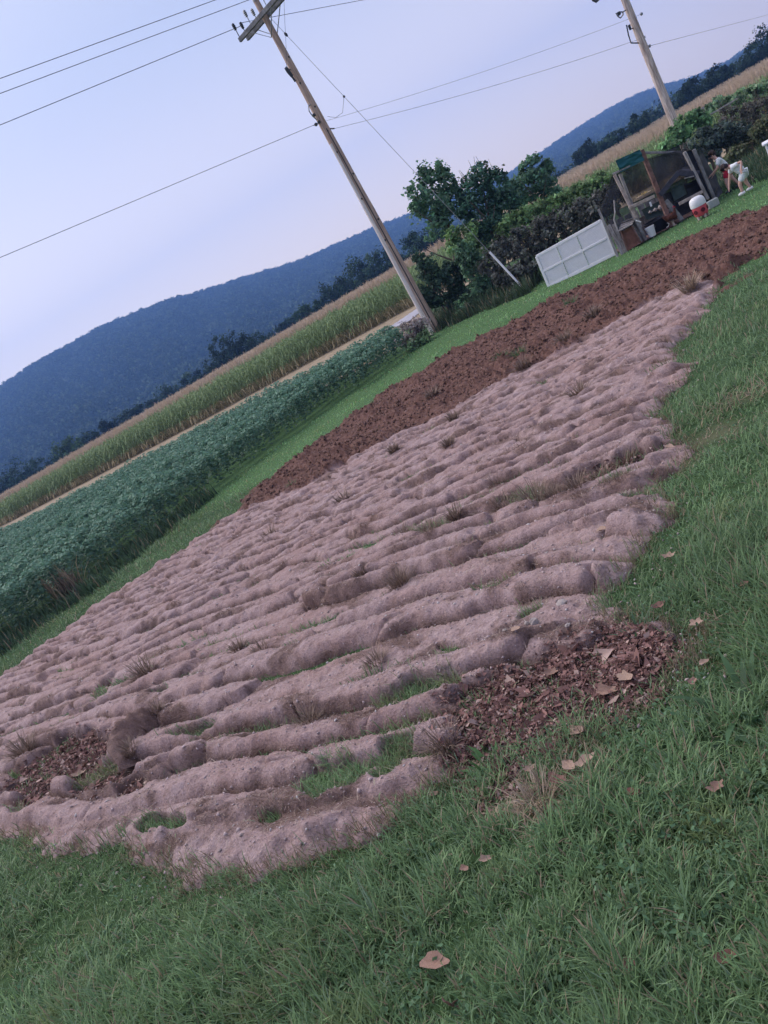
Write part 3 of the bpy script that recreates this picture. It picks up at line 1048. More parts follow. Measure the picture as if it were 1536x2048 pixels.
# forest on the ridge: one mass
def far_crown(seed, base):
    V, F, c = leaf_cloud([((0, 0, .55), (.5, .5, .5)), ((.2, .1, .3), (.35, .35, .35))], 110, .34, base, .30, .35, 12)
    return mesh_np('forest_crown', V, F, M_FAR, c)
src = source('forest_crown', [far_crown(i, b) for i, b in enumerate([(.046, .072, .044), (.058, .084, .046), (.038, .062, .042), (.066, .088, .048)])])
nf = 52000
a_ = RNG.uniform(-30, 52, nf)
s_ = RNG.uniform(0, 1.02, nf) ** .8
fi, fj = (a_ + 62) / .16, s_ / (1.35 / 109)
ii, jj = np.clip(np.round(fi).astype(int), 0, len(az_g) - 1), np.clip(np.round(fj).astype(int), 0, len(s_g) - 1)
P = np.stack([xg[ii, jj] + RNG.normal(0, 5, nf), yg[ii, jj] + RNG.normal(0, 5, nf), zg[ii, jj] - 1.5], 1)
mass('hillside_forest', P, RNG.uniform(6, 10.5, nf) * (1 + .25 * ss(10, 40, a_)), RNG.uniform(0, 6.3, nf), src, 'unbroken broadleaf forest covering the ridge', 'forest')

# ------------------------------------------------------------------ field beyond: dirt strip, road, beans, corn
CORN_FRONT = np.array([(-75, 104), (-31.8, 73.8), (-8.06, 55.4), (6.84, 47.6), (21, 44), (40, 40), (75, 36)])
def sheet(name, P, mt, dz, label, step=1.0, kind='structure'):
    P = np.asarray(P, float)
    x0, y0 = P.min(0) - 1
    x1, y1 = P.max(0) + 1
    X_, Y_ = np.meshgrid(np.arange(x0, x1, step), np.arange(y0, y1, step), indexing='ij')
    s = sdf(X_, Y_, P) + .3 * step * noise(X_ * .9, Y_ * .9, 77)
    Vv = np.stack([X_, Y_, gz(X_, Y_) + dz], -1).reshape(-1, 3)
    Ff = grid_faces(*X_.shape)
    Ff = Ff[(s.ravel()[Ff] > -.3 * step).all(1)]
    Vv, Ff = compact(Vv, Ff)
    o = link(bpy.data.objects.new(name, mesh_np(name, Vv, Ff, mt, smooth=True)))
    return tag(o, label, kind=kind)
M_DIRT = mat('field_dirt', (.25, .19, .125), .95, .25, 1.2, .4, 9, c2=(.30, .235, .16))
M_ROAD = mat('gravel_lane', (.36, .35, .40), .9, .1, 2.0, .3, 30)
dirt_poly = np.vstack([CORN_FRONT + [0, 3.0], [(60, 22), (40, 26), (22, 36), (8, 39), (4.2, 33), (3.6, 28.6), (2.4, 27.6), (-1.6, 29.8), (-10, 35.2), (-20.6, 43.6), (-35, 54.5), (-75, 86)]])
sheet('field_strip', dirt_poly, M_DIRT, .03, 'bare tan strip of field between the beans and the corn', .5)
rd = hits([(768, 664), (785, 652), (826, 624), (850, 612), (850, 622), (826, 640), (800, 655)])
rc = rd.mean(0)
sheet('lane', rd, M_ROAD, .06, 'short piece of pale gravel lane by the bean field', .35)
corn_poly = np.vstack([CORN_FRONT + [0, 1.0], [(220, 60), (220, 210), (-75, 210), (-200, 200), (-160, 150)]])

def bean_plant(seed):
    n = 110
    h = RNG.random(n) ** .6
    a = RNG.uniform(0, 6.3, n)
    rr = .155 * np.sqrt(RNG.random(n)) * (.55 + .6 * h)
    P = np.stack([rr * np.cos(a), rr * np.sin(a), .12 + h * .74], 1)
    N = np.stack([.5 * np.cos(a), .5 * np.sin(a), np.ones(n)], 1) + RNG.normal(size=(n, 3)) * .35
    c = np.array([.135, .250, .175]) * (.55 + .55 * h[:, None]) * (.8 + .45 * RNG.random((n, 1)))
    V, F, cc = leaf_quads(P, N, (.068 + .040 * RNG.random(n)), c, .8, .12)
    return mesh_np('bean_plant', V, F, M_LEAF, cc)
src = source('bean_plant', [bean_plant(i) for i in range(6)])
rd_ = np.array([.70, .714])
nrm = np.array([-.714, .70])
Pb = []
for k in range(-5, 80):
    t = np.arange(-30, 85, .24)
    c0 = np.array([-.9, 21.4]) + nrm * (.25 + k * .88)
    q = c0 + t[:, None] * rd_ + RNG.normal(0, .05, (len(t), 2)) + nrm * (.06 * noise(t * .3, t * 0 + k, 78))[:, None]
    Pb.append(q)
Pb = np.vstack(Pb)
ok = (sdf(Pb[:, 0], Pb[:, 1], BEAN) > .15)
dist = np.hypot(Pb[:, 0], Pb[:, 1])
ok &= in_view(Pb[:, 0], Pb[:, 1], np.full(len(Pb), .5), 300) & (RNG.random(len(Pb)) < np.where(dist < 40, 1, .75))
Pb = Pb[ok]
zb = gz(Pb[:, 0], Pb[:, 1])
edge = sdf(Pb[:, 0], Pb[:, 1], BEAN)
scb = (.94 + .2 * RNG.random(len(Pb)) + .10 * noise(Pb[:, 0] * .5, Pb[:, 1] * .5, 79)) 
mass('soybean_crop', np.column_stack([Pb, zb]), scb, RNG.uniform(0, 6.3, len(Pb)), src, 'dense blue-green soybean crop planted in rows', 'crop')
print('beans', len(Pb))

GREEN_C, DRY_C, TAS_C = np.array([.225, .315, .145]), np.array([.46, .37, .22]), np.array([.50, .375, .285])
def corn_mesh(seed, full=True):
    r = np.random.default_rng(seed)
    H = 2.22 + .15 * r.random()
    V, T, Q, CC = [], [], [], []
    def strip(pts, ws, cols):
        o = sum(len(v) for v in V)
        pts = np.array(pts)
        d = np.gradient(pts, axis=0)
        sd = np.stack([-d[:, 1], d[:, 0], 0 * d[:, 0]], 1)
        sd /= np.linalg.norm(sd, axis=1, keepdims=True) + 1e-6
        vv = np.empty((2 * len(pts), 3))
        vv[0::2], vv[1::2] = pts - sd * np.array(ws)[:, None] / 2, pts + sd * np.array(ws)[:, None] / 2
        V.append(vv)
        CC.append(np.repeat(np.array(cols), 2, 0))
        for i in range(len(pts) - 1):
            Q.append([o + 2 * i, o + 2 * i + 1, o + 2 * i + 3, o + 2 * i + 2])
    mb = MB()
    z0 = 0 if full else 1.1
    mb.tube([(0, 0, z0), (.01, .01, 1.0 if full else 1.3), (0, 0, H * .9)], [.016, .013, .006], 4, cap=False)
    vv = np.array(mb.v)
    V.append(vv)
    zc = np.clip(vv[:, 2:3] / 1.0, 0, 1)
    CC.append(np.array([.30, .25, .13]) * (1 - zc) + GREEN_C * zc)
    Q += [list(f) for f in mb.f]
    nl = 12 if full else 5
    a0 = r.random() * 6
    for k in range(nl):
        z = (.25 + 1.62 * k / (nl - 1)) if full else 1.3 + .5 * k / (nl - 1)
        a = a0 + (k % 2) * math.pi + r.normal() * .5
        L = (.45 + .35 * math.sin(math.pi * min(1, z / 1.9))) * (.85 + .3 * r.random())
        rise = .35 + .25 * r.random()
        pts, ws, cl = [], [], []
        dry = z < .62
        for s in np.linspace(0, 1, 5):
            rr = L * s * .75
            zz = z + L * (rise * s * 2 - (1.25 + .5 * dry) * s * s)
            pts.append((rr * math.cos(a), rr * math.sin(a), max(zz, .03)))
            ws.append(.075 * (1 - s ** 2.2) + .006)
            cl.append((DRY_C if dry else GREEN_C) * (.75 + .35 * r.random()) * (1 + .35 * s))
        strip(pts, ws, cl)
    for k in range(7):
        a, l = r.random() * 6.3, .2 + .1 * r.random()
        sp_ = 0 if k == 0 else .45 + .35 * r.random()
        zt = H * .88 + .03 * k
        strip([(0, 0, zt), (l * sp_ * .6 * math.cos(a), l * sp_ * .6 * math.sin(a), zt + l * .75), (l * sp_ * 1.2 * math.cos(a), l * sp_ * 1.2 * math.sin(a), zt + l * .95)], [.018, .022, .012], [TAS_C * .9, TAS_C, TAS_C * 1.1])
    return mesh_np('corn_stalk', np.vstack(V), np.array(Q), M_LEAF, np.vstack(CC))
corn_full = [corn_mesh(i) for i in range(6)]
corn_top = [corn_mesh(20 + i, False) for i in range(5)]
# front row, the 300 that show largest as single stalks
seg = np.diff(CORN_FRONT, axis=0)
sl = np.hypot(*seg.T)
cum = np.concatenate([[0], np.cumsum(sl)])
def on_front(s):
    return np.stack([np.interp(s, cum, CORN_FRONT[:, 0]), np.interp(s, cum, CORN_FRONT[:, 1])], 1)
s_fr = np.arange(0, cum[-1], .2)
fp = on_front(s_fr)
okf = in_view(fp[:, 0], fp[:, 1], gz(fp[:, 0], fp[:, 1]) + 1.0, 10)
fp = fp[okf]
hid = fp[:, 0] < 9.5
idx = np.argsort(np.hypot(fp[:, 0], fp[:, 1]) + 1e3 * ~hid)[:300]
single = np.zeros(len(fp), bool)
single[idx] = True
for q in fp[single]:
    o = link(bpy.data.objects.new('corn_stalk', random.choice(corn_full)))
    o.location = (q[0] + random.gauss(0, .05), q[1] + random.gauss(0, .08), float(gz(q[0], q[1])) + .02)
    o.rotation_euler = (random.gauss(0, .04), random.gauss(0, .04), random.uniform(0, 6.3))
    s = random.uniform(.9, 1.08)
    o.scale = (s, s, s)
    tag(o, 'tall green corn stalk in the front row along the bare strip', 'corn stalk', 'corn stalks in the front row')
P = [fp[~single]]
for k in range(1, 9):
    q = on_front(np.arange(0, cum[-1], .2 + .015 * k)) + [.05 * k, .76 * k * 1.15]
    P.append(q + RNG.normal(0, .05, q.shape))
P = np.vstack(P)
P = P[in_view(P[:, 0], P[:, 1], np.full(len(P), 1.0), 60)]
mass('corn_rows', np.column_stack([P, gz(P[:, 0], P[:, 1])]), RNG.uniform(.9, 1.1, len(P)), RNG.uniform(0, 6.3, len(P)), source('corn_plant', corn_full), 'green corn crop standing behind its front row', 'crop')
print('corn rows', len(P))
nt_ = 60000
u_ = RNG.random(nt_)
rr_ = np.exp(RNG.uniform(math.log(40), math.log(215), nt_))
aa_ = np.radians(RNG.uniform(-34, 56, nt_))
P = np.stack([rr_ * np.sin(aa_), rr_ * np.cos(aa_)], 1)
back = np.vstack([CORN_FRONT + [0, 8.0], [(220, 60), (200, 190), (-75, 190), (-200, 190), (-160, 150)]])
P = P[in_polyok(P, back)] if False else P[in_poly(P[:, 0], P[:, 1], back)]
P = P[in_view(P[:, 0], P[:, 1], np.full(len(P), 1.0), 40)]
mass('corn_field', np.column_stack([P, gz(P[:, 0], P[:, 1])]), RNG.uniform(.92, 1.08, len(P)), RNG.uniform(0, 6.3, len(P)), source('corn_top', corn_top), 'tan corn tassels stretching back over the far field', 'crop')
print('corn tops', len(P))

# ------------------------------------------------------------------ trees beyond the corn
def foliage(name, blobs_px, depth, n, size, base, parent, mt=M_LEAF, **kw):
    bl = []
    for b in blobs_px:
        px, py, rx = b[:3]
        rz = b[3] if len(b) > 3 else rx
        dd = depth + (b[4] if len(b) > 4 else 0)
        c, s = at_depth(px, py, dd)
        bl.append((c, (rx * s, rx * s * .8, rz * s)))
    V, F, cc = leaf_cloud(bl, n, size, base, **kw)
    o = link(bpy.data.objects.new(name, mesh_np(name, V, F, mt, cc)), parent)
    return o, bl

FAR_TREES = [
 # label, blobs (px centre, radius px), depth m, colour
 ('big dark round-headed tree alone beyond the corn', [(452, 705, 34), (482, 690, 26), (430, 730, 22)], 150, (.020, .034, .026)),
 ('lower tree just right of the big round-headed one', [(515, 690, 24, 18), (538, 690, 16, 14)], 165, (.026, .048, .036)),
 ('small bushy tree midway along the corn tassels', [(612, 628, 20, 18), (640, 618, 18, 16)], 150, (.030, .055, .038)),
 ('dark spreading tree left of the taller grove by the pole', [(668, 585, 24, 26), (690, 570, 22)], 150, (.026, .046, .034)),
 ('tall grove tree left of the wooden pole', [(722, 548, 30, 34), (745, 535, 26)], 145, (.032, .054, .038)),
 ('tall tree close behind the wooden pole', [(775, 525, 30, 30), (790, 545, 22)], 145, (.030, .052, .036)),
 ('broad tree between the wooden pole and the hedge trees', [(828, 492, 30, 22), (862, 478, 24, 22)], 140, (.030, .056, .036)),
 ('dark tree behind the left end of the corn', [(40, 955, 34, 30), (72, 940, 26, 24)], 170, (.024, .044, .034)),
 ('pale green rounded tree near the left end of the corn', [(128, 910, 26, 24), (150, 895, 20)], 160, (.046, .075, .042)),
 ('dark tree beside the pale green rounded one', [(184, 880, 22, 20), (168, 895, 16)], 165, (.024, .042, .032)),
 ('small very dark tree rising over the corn at left', [(214, 858, 14, 16)], 170, (.014, .024, .022)),
 ('flat-topped scrub tree left of the small dark one', [(10, 978, 26, 26), (-20, 995, 30)], 170, (.024, .044, .036)),
 ('low hazy tree right of the small very dark one', [(258, 836, 26, 14), (292, 815, 24, 14)], 185, (.030, .050, .040)),
 ('low hazy tree left of the big round-headed one', [(345, 782, 30, 16), (385, 760, 24, 18)], 185, (.026, .046, .036)),
 ('dark bush filling the foot of the big round-headed tree', [(425, 748, 26, 16), (400, 765, 18, 12)], 160, (.018, .032, .026)),
 ('low scrub tree right of the lower tree', [(572, 660, 22, 16), (592, 646, 18, 12)], 185, (.026, .046, .036)),
 ('small tree on the skyline left of the scuffed pole', [(1176, 300, 17), (1160, 312, 14)], 140, (.022, .036, .030)),
 ('pointed tree right behind the tan corn by the scuffed pole', [(1278, 245, 18, 18), (1268, 258, 14)], 140, (.028, .046, .032)),
 ('rounded tree right of the scuffed pole', [(1384, 182, 24, 24), (1362, 200, 18)], 135, (.024, .040, .030)),
 ('lower tree between two rounded ones right of the scuffed pole', [(1412, 178, 20, 16)], 140, (.028, .046, .034)),
 ('tree with an uneven top on the right skyline', [(1440, 150, 24, 18), (1425, 165, 18)], 135, (.024, .040, .030)),
 ('tall dark tree at the far right edge of the skyline', [(1512, 108, 28, 24), (1536, 88, 30), (1490, 130, 22)], 130, (.018, .032, .026)),
 ('low hazy scrub left of the pointed tree', [(1225, 282, 28, 12), (1200, 296, 18, 10)], 150, (.026, .046, .034)),
]
for lab, bl, dep, colr in FAR_TREES:
    cx = np.mean([b[0] for b in bl])
    low = max(bl, key=lambda b: b[1])
    c, s = at_depth(bl[0][0], bl[0][1], dep)
    g0 = float(gz(c[0], c[1]))
    t = empty('tree', (c[0], c[1], g0), lab, 'tree', 'trees beyond the corn')
    bl = [b if len(b) > 3 else (b[0], b[1], b[2], b[2]) for b in bl]
    skirt = [(b[0] + b[3] * .35, b[1] + b[3] * .62, b[2] * .92, b[3] * .8) for b in bl]
    o, bb = foliage('crown', bl + skirt, dep, 4200, 26 * s * .19, np.array(colr) * np.array([1.75, 1.75, 1.5]), t, M_FAR, var=.28, clump=.30, k=22)
    mb = MB()
    limb_set(mb, (c[0], c[1], g0), c + [0, 0, .3], .25, 3, 1.2)
    mb.build('trunk', M_BARK, t)
    local(t)

# low line of scrub along the far edge of the corn
xx = np.arange(-60, 1620, 4.0)
bl = []
for px in xx:
    hy = 991 - .577 * px
    c, s = at_depth(px, hy + 6, 200)
    r_ = 2.2 + 1.6 * abs(float(noise(np.array([px * .02]), np.array([1.3]), 97)[0]))
    bl.append((np.array([c[0], c[1], -1.0 + r_ * .7]), (r_ * 1.2, r_, r_)))
V, F, cc = leaf_cloud(bl, 30000, .9, (.050, .080, .052), .3, .35, 8)
tag(link(bpy.data.objects.new('far_treeline', mesh_np('far_treeline', V, F, M_FAR, cc))), 'low hazy line of woods along the far field edge', 'treeline', kind='stuff')
#==PART3==
# ------------------------------------------------------------------ hedge trees and bushes by the pole
def bush(name, label, cat, blobs, depth, n, size, base, group=None, trunk=None, mt=M_LEAF, twigs=0, **kw):
    c, s = at_depth(blobs[0][0], blobs[0][1], depth)
    if trunk:
        b0 = at_depth(*trunk[0], depth)[0]
    else:
        b0 = np.array([c[0], c[1], 0])
    b0[2] = float(gz(b0[0], b0[1]))
    t = empty(name, b0, label, cat, group)
    o, bl = foliage('crown' if name == 'tree' else 'foliage', blobs, depth, n, size, base, t, mt, **kw)
    mb = MB()
    if trunk:
        limb_set(mb, b0, at_depth(*trunk[1], depth)[0], trunk[2], 6, .8)
    else:
        for cc, rr in bl:
            limb_set(mb, (cc[0], cc[1], b0[2]), cc + [0, 0, rr[2] * .3], .03, 3, float(min(rr)) * .7)
    for k in range(twigs):                                  # bare shoots standing out of the top
        cc, rr = bl[k % len(bl)]
        p = cc + np.array([RNG.uniform(-.7, .7) * rr[0], 0, rr[2] * .5])
        mb.tube([p, p + [RNG.normal() * .08, 0, .35 * (1 + RNG.random())]], [.012, .004], 4)
    mb.build('trunk' if name == 'tree' else 'stem', M_BARK, t)
    local(t)
    return t

bush('tree', 'slender tree with an airy crown and pale leaning trunk beside the pole', 'tree',
     [(860, 345, 26, 28), (838, 385, 30, 30), (888, 362, 26, 30), (868, 410, 40, 34), (905, 400, 26, 32), (832, 412, 18, 10), (880, 452, 34, 24)], 27.6, 4000, .15, (0.146, 0.268, 0.160), 'hedge trees',
     trunk=((908, 580), (868, 380), .075), clump=.27, k=30, hollow=.5)
bush('tree', 'dark leafy tree with twiggy shoots between two lighter trees', 'tree',
     [(965, 352, 24, 26), (945, 385, 32, 32), (992, 372, 28, 30), (962, 425, 46, 40), (1005, 420, 34, 34), (985, 465, 36, 28)], 27.0, 5200, .14, (0.082, 0.172, 0.115), 'hedge trees',
     trunk=((985, 560), (965, 370), .08), clump=.28, k=30, twigs=14)
bush('tree', 'small flat-layered tree at the right end of the hedge trees', 'tree',
     [(1062, 322, 26, 9), (1078, 342, 30, 12), (1050, 352, 30, 13), (1085, 365, 30, 18), (1040, 390, 38, 28), (1100, 385, 24, 18), (1020, 380, 22, 16)], 28.0, 3600, .16, (0.152, 0.275, 0.175), 'hedge trees',
     trunk=((1075, 500), (1066, 335), .06), clump=.3, k=22)
bush('shrub', 'dark round shrub hugging the right side of the wooden pole', 'shrub',
     [(858, 542, 26, 26), (885, 582, 36, 34), (850, 598, 22, 26), (908, 548, 30, 28), (915, 605, 30, 26), (838, 520, 14, 14)], 27.3, 6000, .13, (0.076, 0.136, 0.092), clump=.26, k=30)
bush('shrub', 'upright mid green shrub between dark shrub and guy wire', 'shrub',
     [(950, 545, 26, 40), (962, 595, 32, 28), (935, 612, 26, 22), (930, 510, 24, 26), (985, 575, 22, 24)], 25.6, 5200, .12, (0.131, 0.235, 0.136), clump=.26, k=28)
bush('hedge', 'loose green hedge running behind the vine covered fence', 'hedge',
     [(925, 478, 36, 28), (985, 505, 30, 26), (1025, 455, 36, 26, -.3), (1062, 432, 32, 26, -.6), (1098, 412, 34, 22, -.9), (1140, 398, 34, 19, -1.3), (1180, 380, 34, 19, -1.8), (1212, 362, 26, 17, -2.2), (1240, 352, 20, 14, -2.4)], 26.4, 10000, .13, (0.197, 0.313, 0.131), clump=.26, k=26)
vt = bush('hedge', 'dark purplish vines smothering the fence behind the white panel', 'vine hedge',
     [(985, 530, 24, 26, 1.0), (1012, 502, 30, 28, .7), (1045, 490, 32, 30, .3), (1085, 470, 34, 30, 0), (1125, 452, 34, 30, -.4), (1165, 430, 34, 30, -.8), (1200, 415, 30, 30, -1.2), (1222, 395, 22, 26, -1.4), (1050, 535, 30, 20, 0), (1010, 550, 24, 20, .5)], 23.6, 13000, .115, (0.136, 0.143, 0.125), clump=.25, k=30, var=.4)
bush('shrub', 'grey brown weedy scrub at the left foot of the pole', 'shrub',
     [(818, 660, 22, 18), (842, 645, 18, 18), (805, 678, 16, 12), (835, 675, 20, 12)], 25.2, 1900, .09, (0.380, 0.325, 0.317), clump=.36, k=16, var=.3)
bush('shrub', 'small green bush in front of the grey scrub at the pole foot', 'shrub',
     [(850, 676, 20, 13), (828, 690, 16, 9)], 24.7, 900, .09, (0.208, 0.325, 0.172), clump=.35, k=14)
bush('shrub', 'bright green bush growing right of the scuffed pole foot', 'shrub',
     [(1368, 252, 20, 22), (1392, 238, 22, 20), (1340, 292, 26, 13), (1352, 272, 22, 15), (1408, 250, 18, 18)], 27.2, 3600, .14, (0.208, 0.364, 0.172), clump=.28, k=24)
bush('shrub', 'dark grey green bush behind the stooping children', 'shrub',
     [(1405, 285, 30, 22), (1440, 272, 34, 24), (1480, 268, 34, 24), (1425, 300, 30, 16)], 25.0, 5200, .12, (0.100, 0.136, 0.115), clump=.28, k=26)
bush('shrub', 'dark olive bush at the right edge above the white table', 'shrub',
     [(1502, 292, 32, 24), (1535, 262, 32, 28), (1475, 310, 26, 16), (1520, 320, 24, 14), (1570, 250, 30, 30)], 24.2, 4800, .12, (0.136, 0.152, 0.082), clump=.28, k=26)
bush('shrub', 'pale dried brushwood on the bank at the right edge', 'brush',
     [(1452, 232, 22, 16), (1488, 224, 24, 18), (1522, 212, 28, 18), (1560, 195, 28, 20), (1500, 245, 26, 14)], 27.5, 3400, .10, (.20, .185, .16), clump=.3, k=24, var=.4, twigs=18)
bush('shrub', 'leafy green stand of tall weeds above the dried brushwood', 'weeds',
     [(1432, 208, 18, 11), (1470, 198, 22, 12), (1512, 182, 24, 12), (1550, 166, 26, 12)], 29.0, 3200, .17, (0.268, 0.400, 0.235), clump=.3, k=20)

# low tall-grass weeds at the hedge foot
def weeds(name, label, poly, n, L0, col, dry=.1):
    P = hits(poly)
    x = RNG.uniform(P[:, 0].min(), P[:, 0].max(), n * 4)
    y = RNG.uniform(P[:, 1].min(), P[:, 1].max(), n * 4)
    k = in_poly(x, y, P) & (RNG.random(len(x)) < .5 + .8 * noise(x * 1.3, y * 1.3, 111))
    x, y = x[k][:n], y[k][:n]
    m = len(x)
    c = np.array(col) * (.6 + .8 * RNG.random((m, 1)))
    c = np.where((RNG.random(m) < dry)[:, None], np.array([.26, .21, .14]), c)
    h = L0 * (.5 + .8 * RNG.random(m)) * (1 + .5 * noise(x * 1.1, y * 1.1, 112))
    v, f, cc = blades(x, y, gz(x, y) - .01, h, np.full(m, .028), RNG.uniform(0, 6.3, m), np.abs(RNG.normal(.2, .2, m)), np.abs(RNG.normal(.6, .4, m)), c, seg=3)
    return tag(link(bpy.data.objects.new(name, mesh_np(name, v, f, M_GRASS, cc))), label, 'weeds', kind='stuff')
weeds('tall_weeds', 'tall soft weeds along the foot of the hedge', [(868, 668), (930, 640), (1000, 612), (1062, 585), (1085, 560), (1065, 545), (1000, 570), (930, 605), (860, 640)], 9000, .42, (.058, .090, .050))
weeds('bank_weeds', 'rank weeds on the bank around the children', [(1420, 412), (1440, 345), (1470, 330), (1536, 300), (1600, 300), (1600, 330), (1536, 360), (1495, 372), (1450, 385)], 5000, .30, (.055, .095, .050))
weeds('edge_weeds', 'ragged weeds along the near edge of the soybeans', [(0, 1275), (100, 1205), (200, 1145), (330, 1045), (430, 975), (440, 985), (340, 1065), (210, 1170), (110, 1240), (0, 1318)], 2600, .30, (.060, .105, .060), .08)
weeds('reddish_seed_grass', 'patch of reddish seeding grass on the soybean edge', [(105, 1190), (150, 1160), (175, 1172), (170, 1190), (125, 1215)], 420, .65, (.17, .13, .11), .3)

# ------------------------------------------------------------------ poles and wires
base1 = hit(872, 664)
s1 = at_depth(872, 664, base1[1])[1]
top1 = at_depth(513, 3, base1[1] + .05)[0]
def pole_pt(px, py, toward=0.0):
    return at_depth(px, py, base1[1] + toward)[0]
t1 = empty('utility_pole', base1, 'tall weathered wooden utility pole with double crossarm and guy wire', 'utility pole', 'utility poles')
def shaft(base, top, r0, r1, m, parent, seed):
    mb = MB()
    k = 22
    b, tp = np.array(base) - [0, 0, .4], np.array(top)
    mb.tube([b + (tp - b) * i / k for i in range(k + 1)], [r0 + (r1 - r0) * (i / k) for i in range(k + 1)], 18)
    return mb.build('shaft', m, parent, True, .0035, seed)
shaft(base1, top1, 12.6 * s1, 5.2 * s1, M_POLE, t1, 1)
ax1 = (top1 - base1) / np.linalg.norm(top1 - base1)
def on1(f, dx=0, dy=0):
    return base1 + (top1 - base1) * f + np.array([dx, dy, 0])
def rad1(f):
    return (12.6 + (5.2 - 12.6) * f) * s1
# pale cable guard and dark ground wire down the camera side
gp = [on1(f, -rad1(f) * .72, -rad1(f) * .62) for f in np.linspace(-.02, .60, 12)]
MB().tube(gp, [.085 - .003 * i for i in range(12)], 8).build('cable_guard', mat('pale_guard', (.76, .67, .63), .7, .2, 4, stretch=(4, 4, .4)), t1, True)
gp = [on1(f, rad1(f) * .02, -rad1(f) * 1.02) for f in np.linspace(-.02, .64, 12)]
MB().tube(gp, .016, 6).build('ground_wire', M_DARK, t1, True)
zarm = pole_pt(527, 33)[2]
def on_z(px, py, z):
    r_ = ray(px, py)
    return np.array([0, 0, EYE]) + r_ * ((z - EYE) / r_[2])
ctr = pole_pt(527, 33)
e1 = on_z(487, 79, zarm)
print('arm', ctr, e1, np.linalg.norm(e1 - ctr), 'pole', base1, top1)
d_arm = (e1 - ctr)
d_arm[2] = 0
La = np.linalg.norm(d_arm)
d_arm /= La
nrm_a = np.array([-d_arm[1], d_arm[0], 0])
if nrm_a[1] > 0:
    nrm_a = -nrm_a
for sgn in (1, -1):
    off = nrm_a * (.17 * sgn)
    MB().beam(ctr + d_arm * La + off, ctr - d_arm * La + off, .10, .13, bev=.008).build('crossarm', M_ARM, t1)
for k in (-1, 1):
    for sgn in (1, -1):
        a_, b_ = ctr + d_arm * (.62 * k) + nrm_a * (.20 * sgn) + [0, 0, -.05], ctr + nrm_a * (.13 * sgn) + [0, 0, -.62]
        MB().beam(a_, b_, .035, .012, bev=.002).build('brace', M_STEEL, t1)
pins = {}
for k, f in enumerate((.95, .38, -.38, -.95)):
    for sgn in (1, -1):
        p = ctr + d_arm * (La * f) + nrm_a * (.17 * sgn) + [0, 0, .06]
        q = p + [0, 0, .40]
        MB().tube([p, q], .014, 6).lathe([(.02, .0), (.048, .02), (.036, .05), (.055, .07), (.04, .10), (.058, .12), (.042, .15), (.05, .17), (.03, .20), (.012, .21)], p + [0, 0, .22], 10).build('insulator', M_DARK if abs(f) > .5 else M_STEEL, t1, True)
        pins[(k, sgn)] = q
MB().lathe([(.05, 0), (.10, .03), (.10, .10), (.07, .13), (.10, .16), (.09, .24), (.03, .27)], top1 + [0, 0, -.02], 12).build('insulator', M_INS, t1, True)
# cutout hanging on the left and service hardware
c_ = pole_pt(577, 146, -.12)
b_ = on1((c_[2] - base1[2]) / (top1[2] - base1[2]))
MB().tube([c_ + [0, 0, .17], c_ + [.02, 0, .05], c_ + [.05, 0, -.13]], [.05, .065, .05], 8).tube([c_ + [.04, 0, -.13], c_ + [.07, 0, -.30]], [.03, .035], 6).build('cutout', M_DARK, t1, True)
MB().tube([c_ + [.02, 0, .08], b_ + [0, 0, .08]], .02, 6).build('bracket', M_STEEL, t1, True)
h1 = pole_pt(617, 212, -.15)
MB().tube([pole_pt(622, 209, -.1), h1, pole_pt(618, 222, -.15), pole_pt(625, 232, -.1), pole_pt(634, 240, -.05)], .018, 6).build('service_hook', M_STEEL, t1, True)
for px, py in ((628, 230), (638, 244), (632, 249)):
    p = pole_pt(px, py, -.15)
    MB().lathe([(.02, -.05), (.05, -.03), (.05, .03), (.02, .05)], p, 8).build('clamp', M_DARK, t1, True)
MB().tube([pole_pt(640, 245), pole_pt(627, 251, -.1)], .016, 6).build('bracket', M_STEEL, t1, True)
MB().tube([pole_pt(655, 258), pole_pt(669, 257, -.05)], .022, 6).build('bracket', M_DARK, t1, True)
for f in (.30, .36, .43, .50, .57, .63, .70, .77, .84):
    MB().lathe([(.018, 0), (.03, .02), (.03, .05), (.01, .06)], on1(f, rad1(f) * (.5 * math.sin(f * 40)), -rad1(f) * .9), 6).build('bolt', M_DARK, t1, True)
local(t1)

D2 = 28.4
b2r = ray(1357, 268)
base2 = np.array([b2r[0] / b2r[1] * D2, D2, 0])
base2[2] = float(gz(base2[0], base2[1]))
s2 = D2 / b2r[1]
low2 = at_depth(1357, 266, D2)[0]
up2 = at_depth(1250, 0, D2)[0]
dir2 = (up2 - low2) / (up2 - low2)[2]
base2 = low2 + dir2 * (float(gz(low2[0], low2[1])) - low2[2])
top2 = low2 + dir2 * (10.6 + base2[2] - low2[2])
t2 = empty('utility_pole', base2, 'scuffed pale and rust wooden pole rising behind the chicken pen', 'utility pole', 'utility poles')
shaft(base2, top2, 9.3 * s2, 5.6 * s2, M_POLE2, t2, 2)
def p2(px, py, tw=0.0):
    return at_depth(px, py, D2 + tw)[0]
MB().tube([p2(1280, 86), p2(1262, 86, -.1), p2(1257, 70, -.1), p2(1253, 50, -.1)], .022, 6).build('riser_pipe', M_DARK, t2, True)
MB().tube([p2(1258, 50, -.1), p2(1261, 60, -.1)], [.05, .035], 8).tube([p2(1261, 58, -.1), p2(1268, 56)], .018, 6).build('cutout', M_DARK, t2, True)
mb = MB()
lp = [(1252, 20), (1246, 24), (1240, 24), (1232, 27), (1236, 33), (1241, 36), (1246, 30), (1246, 24)]
mb.tube([p2(a, b, -.1) for a, b in lp], .02, 6)
mb.lathe([(.03, -.06), (.06, -.04), (.06, .04), (.03, .06)], p2(1238, 27, -.1), 8)
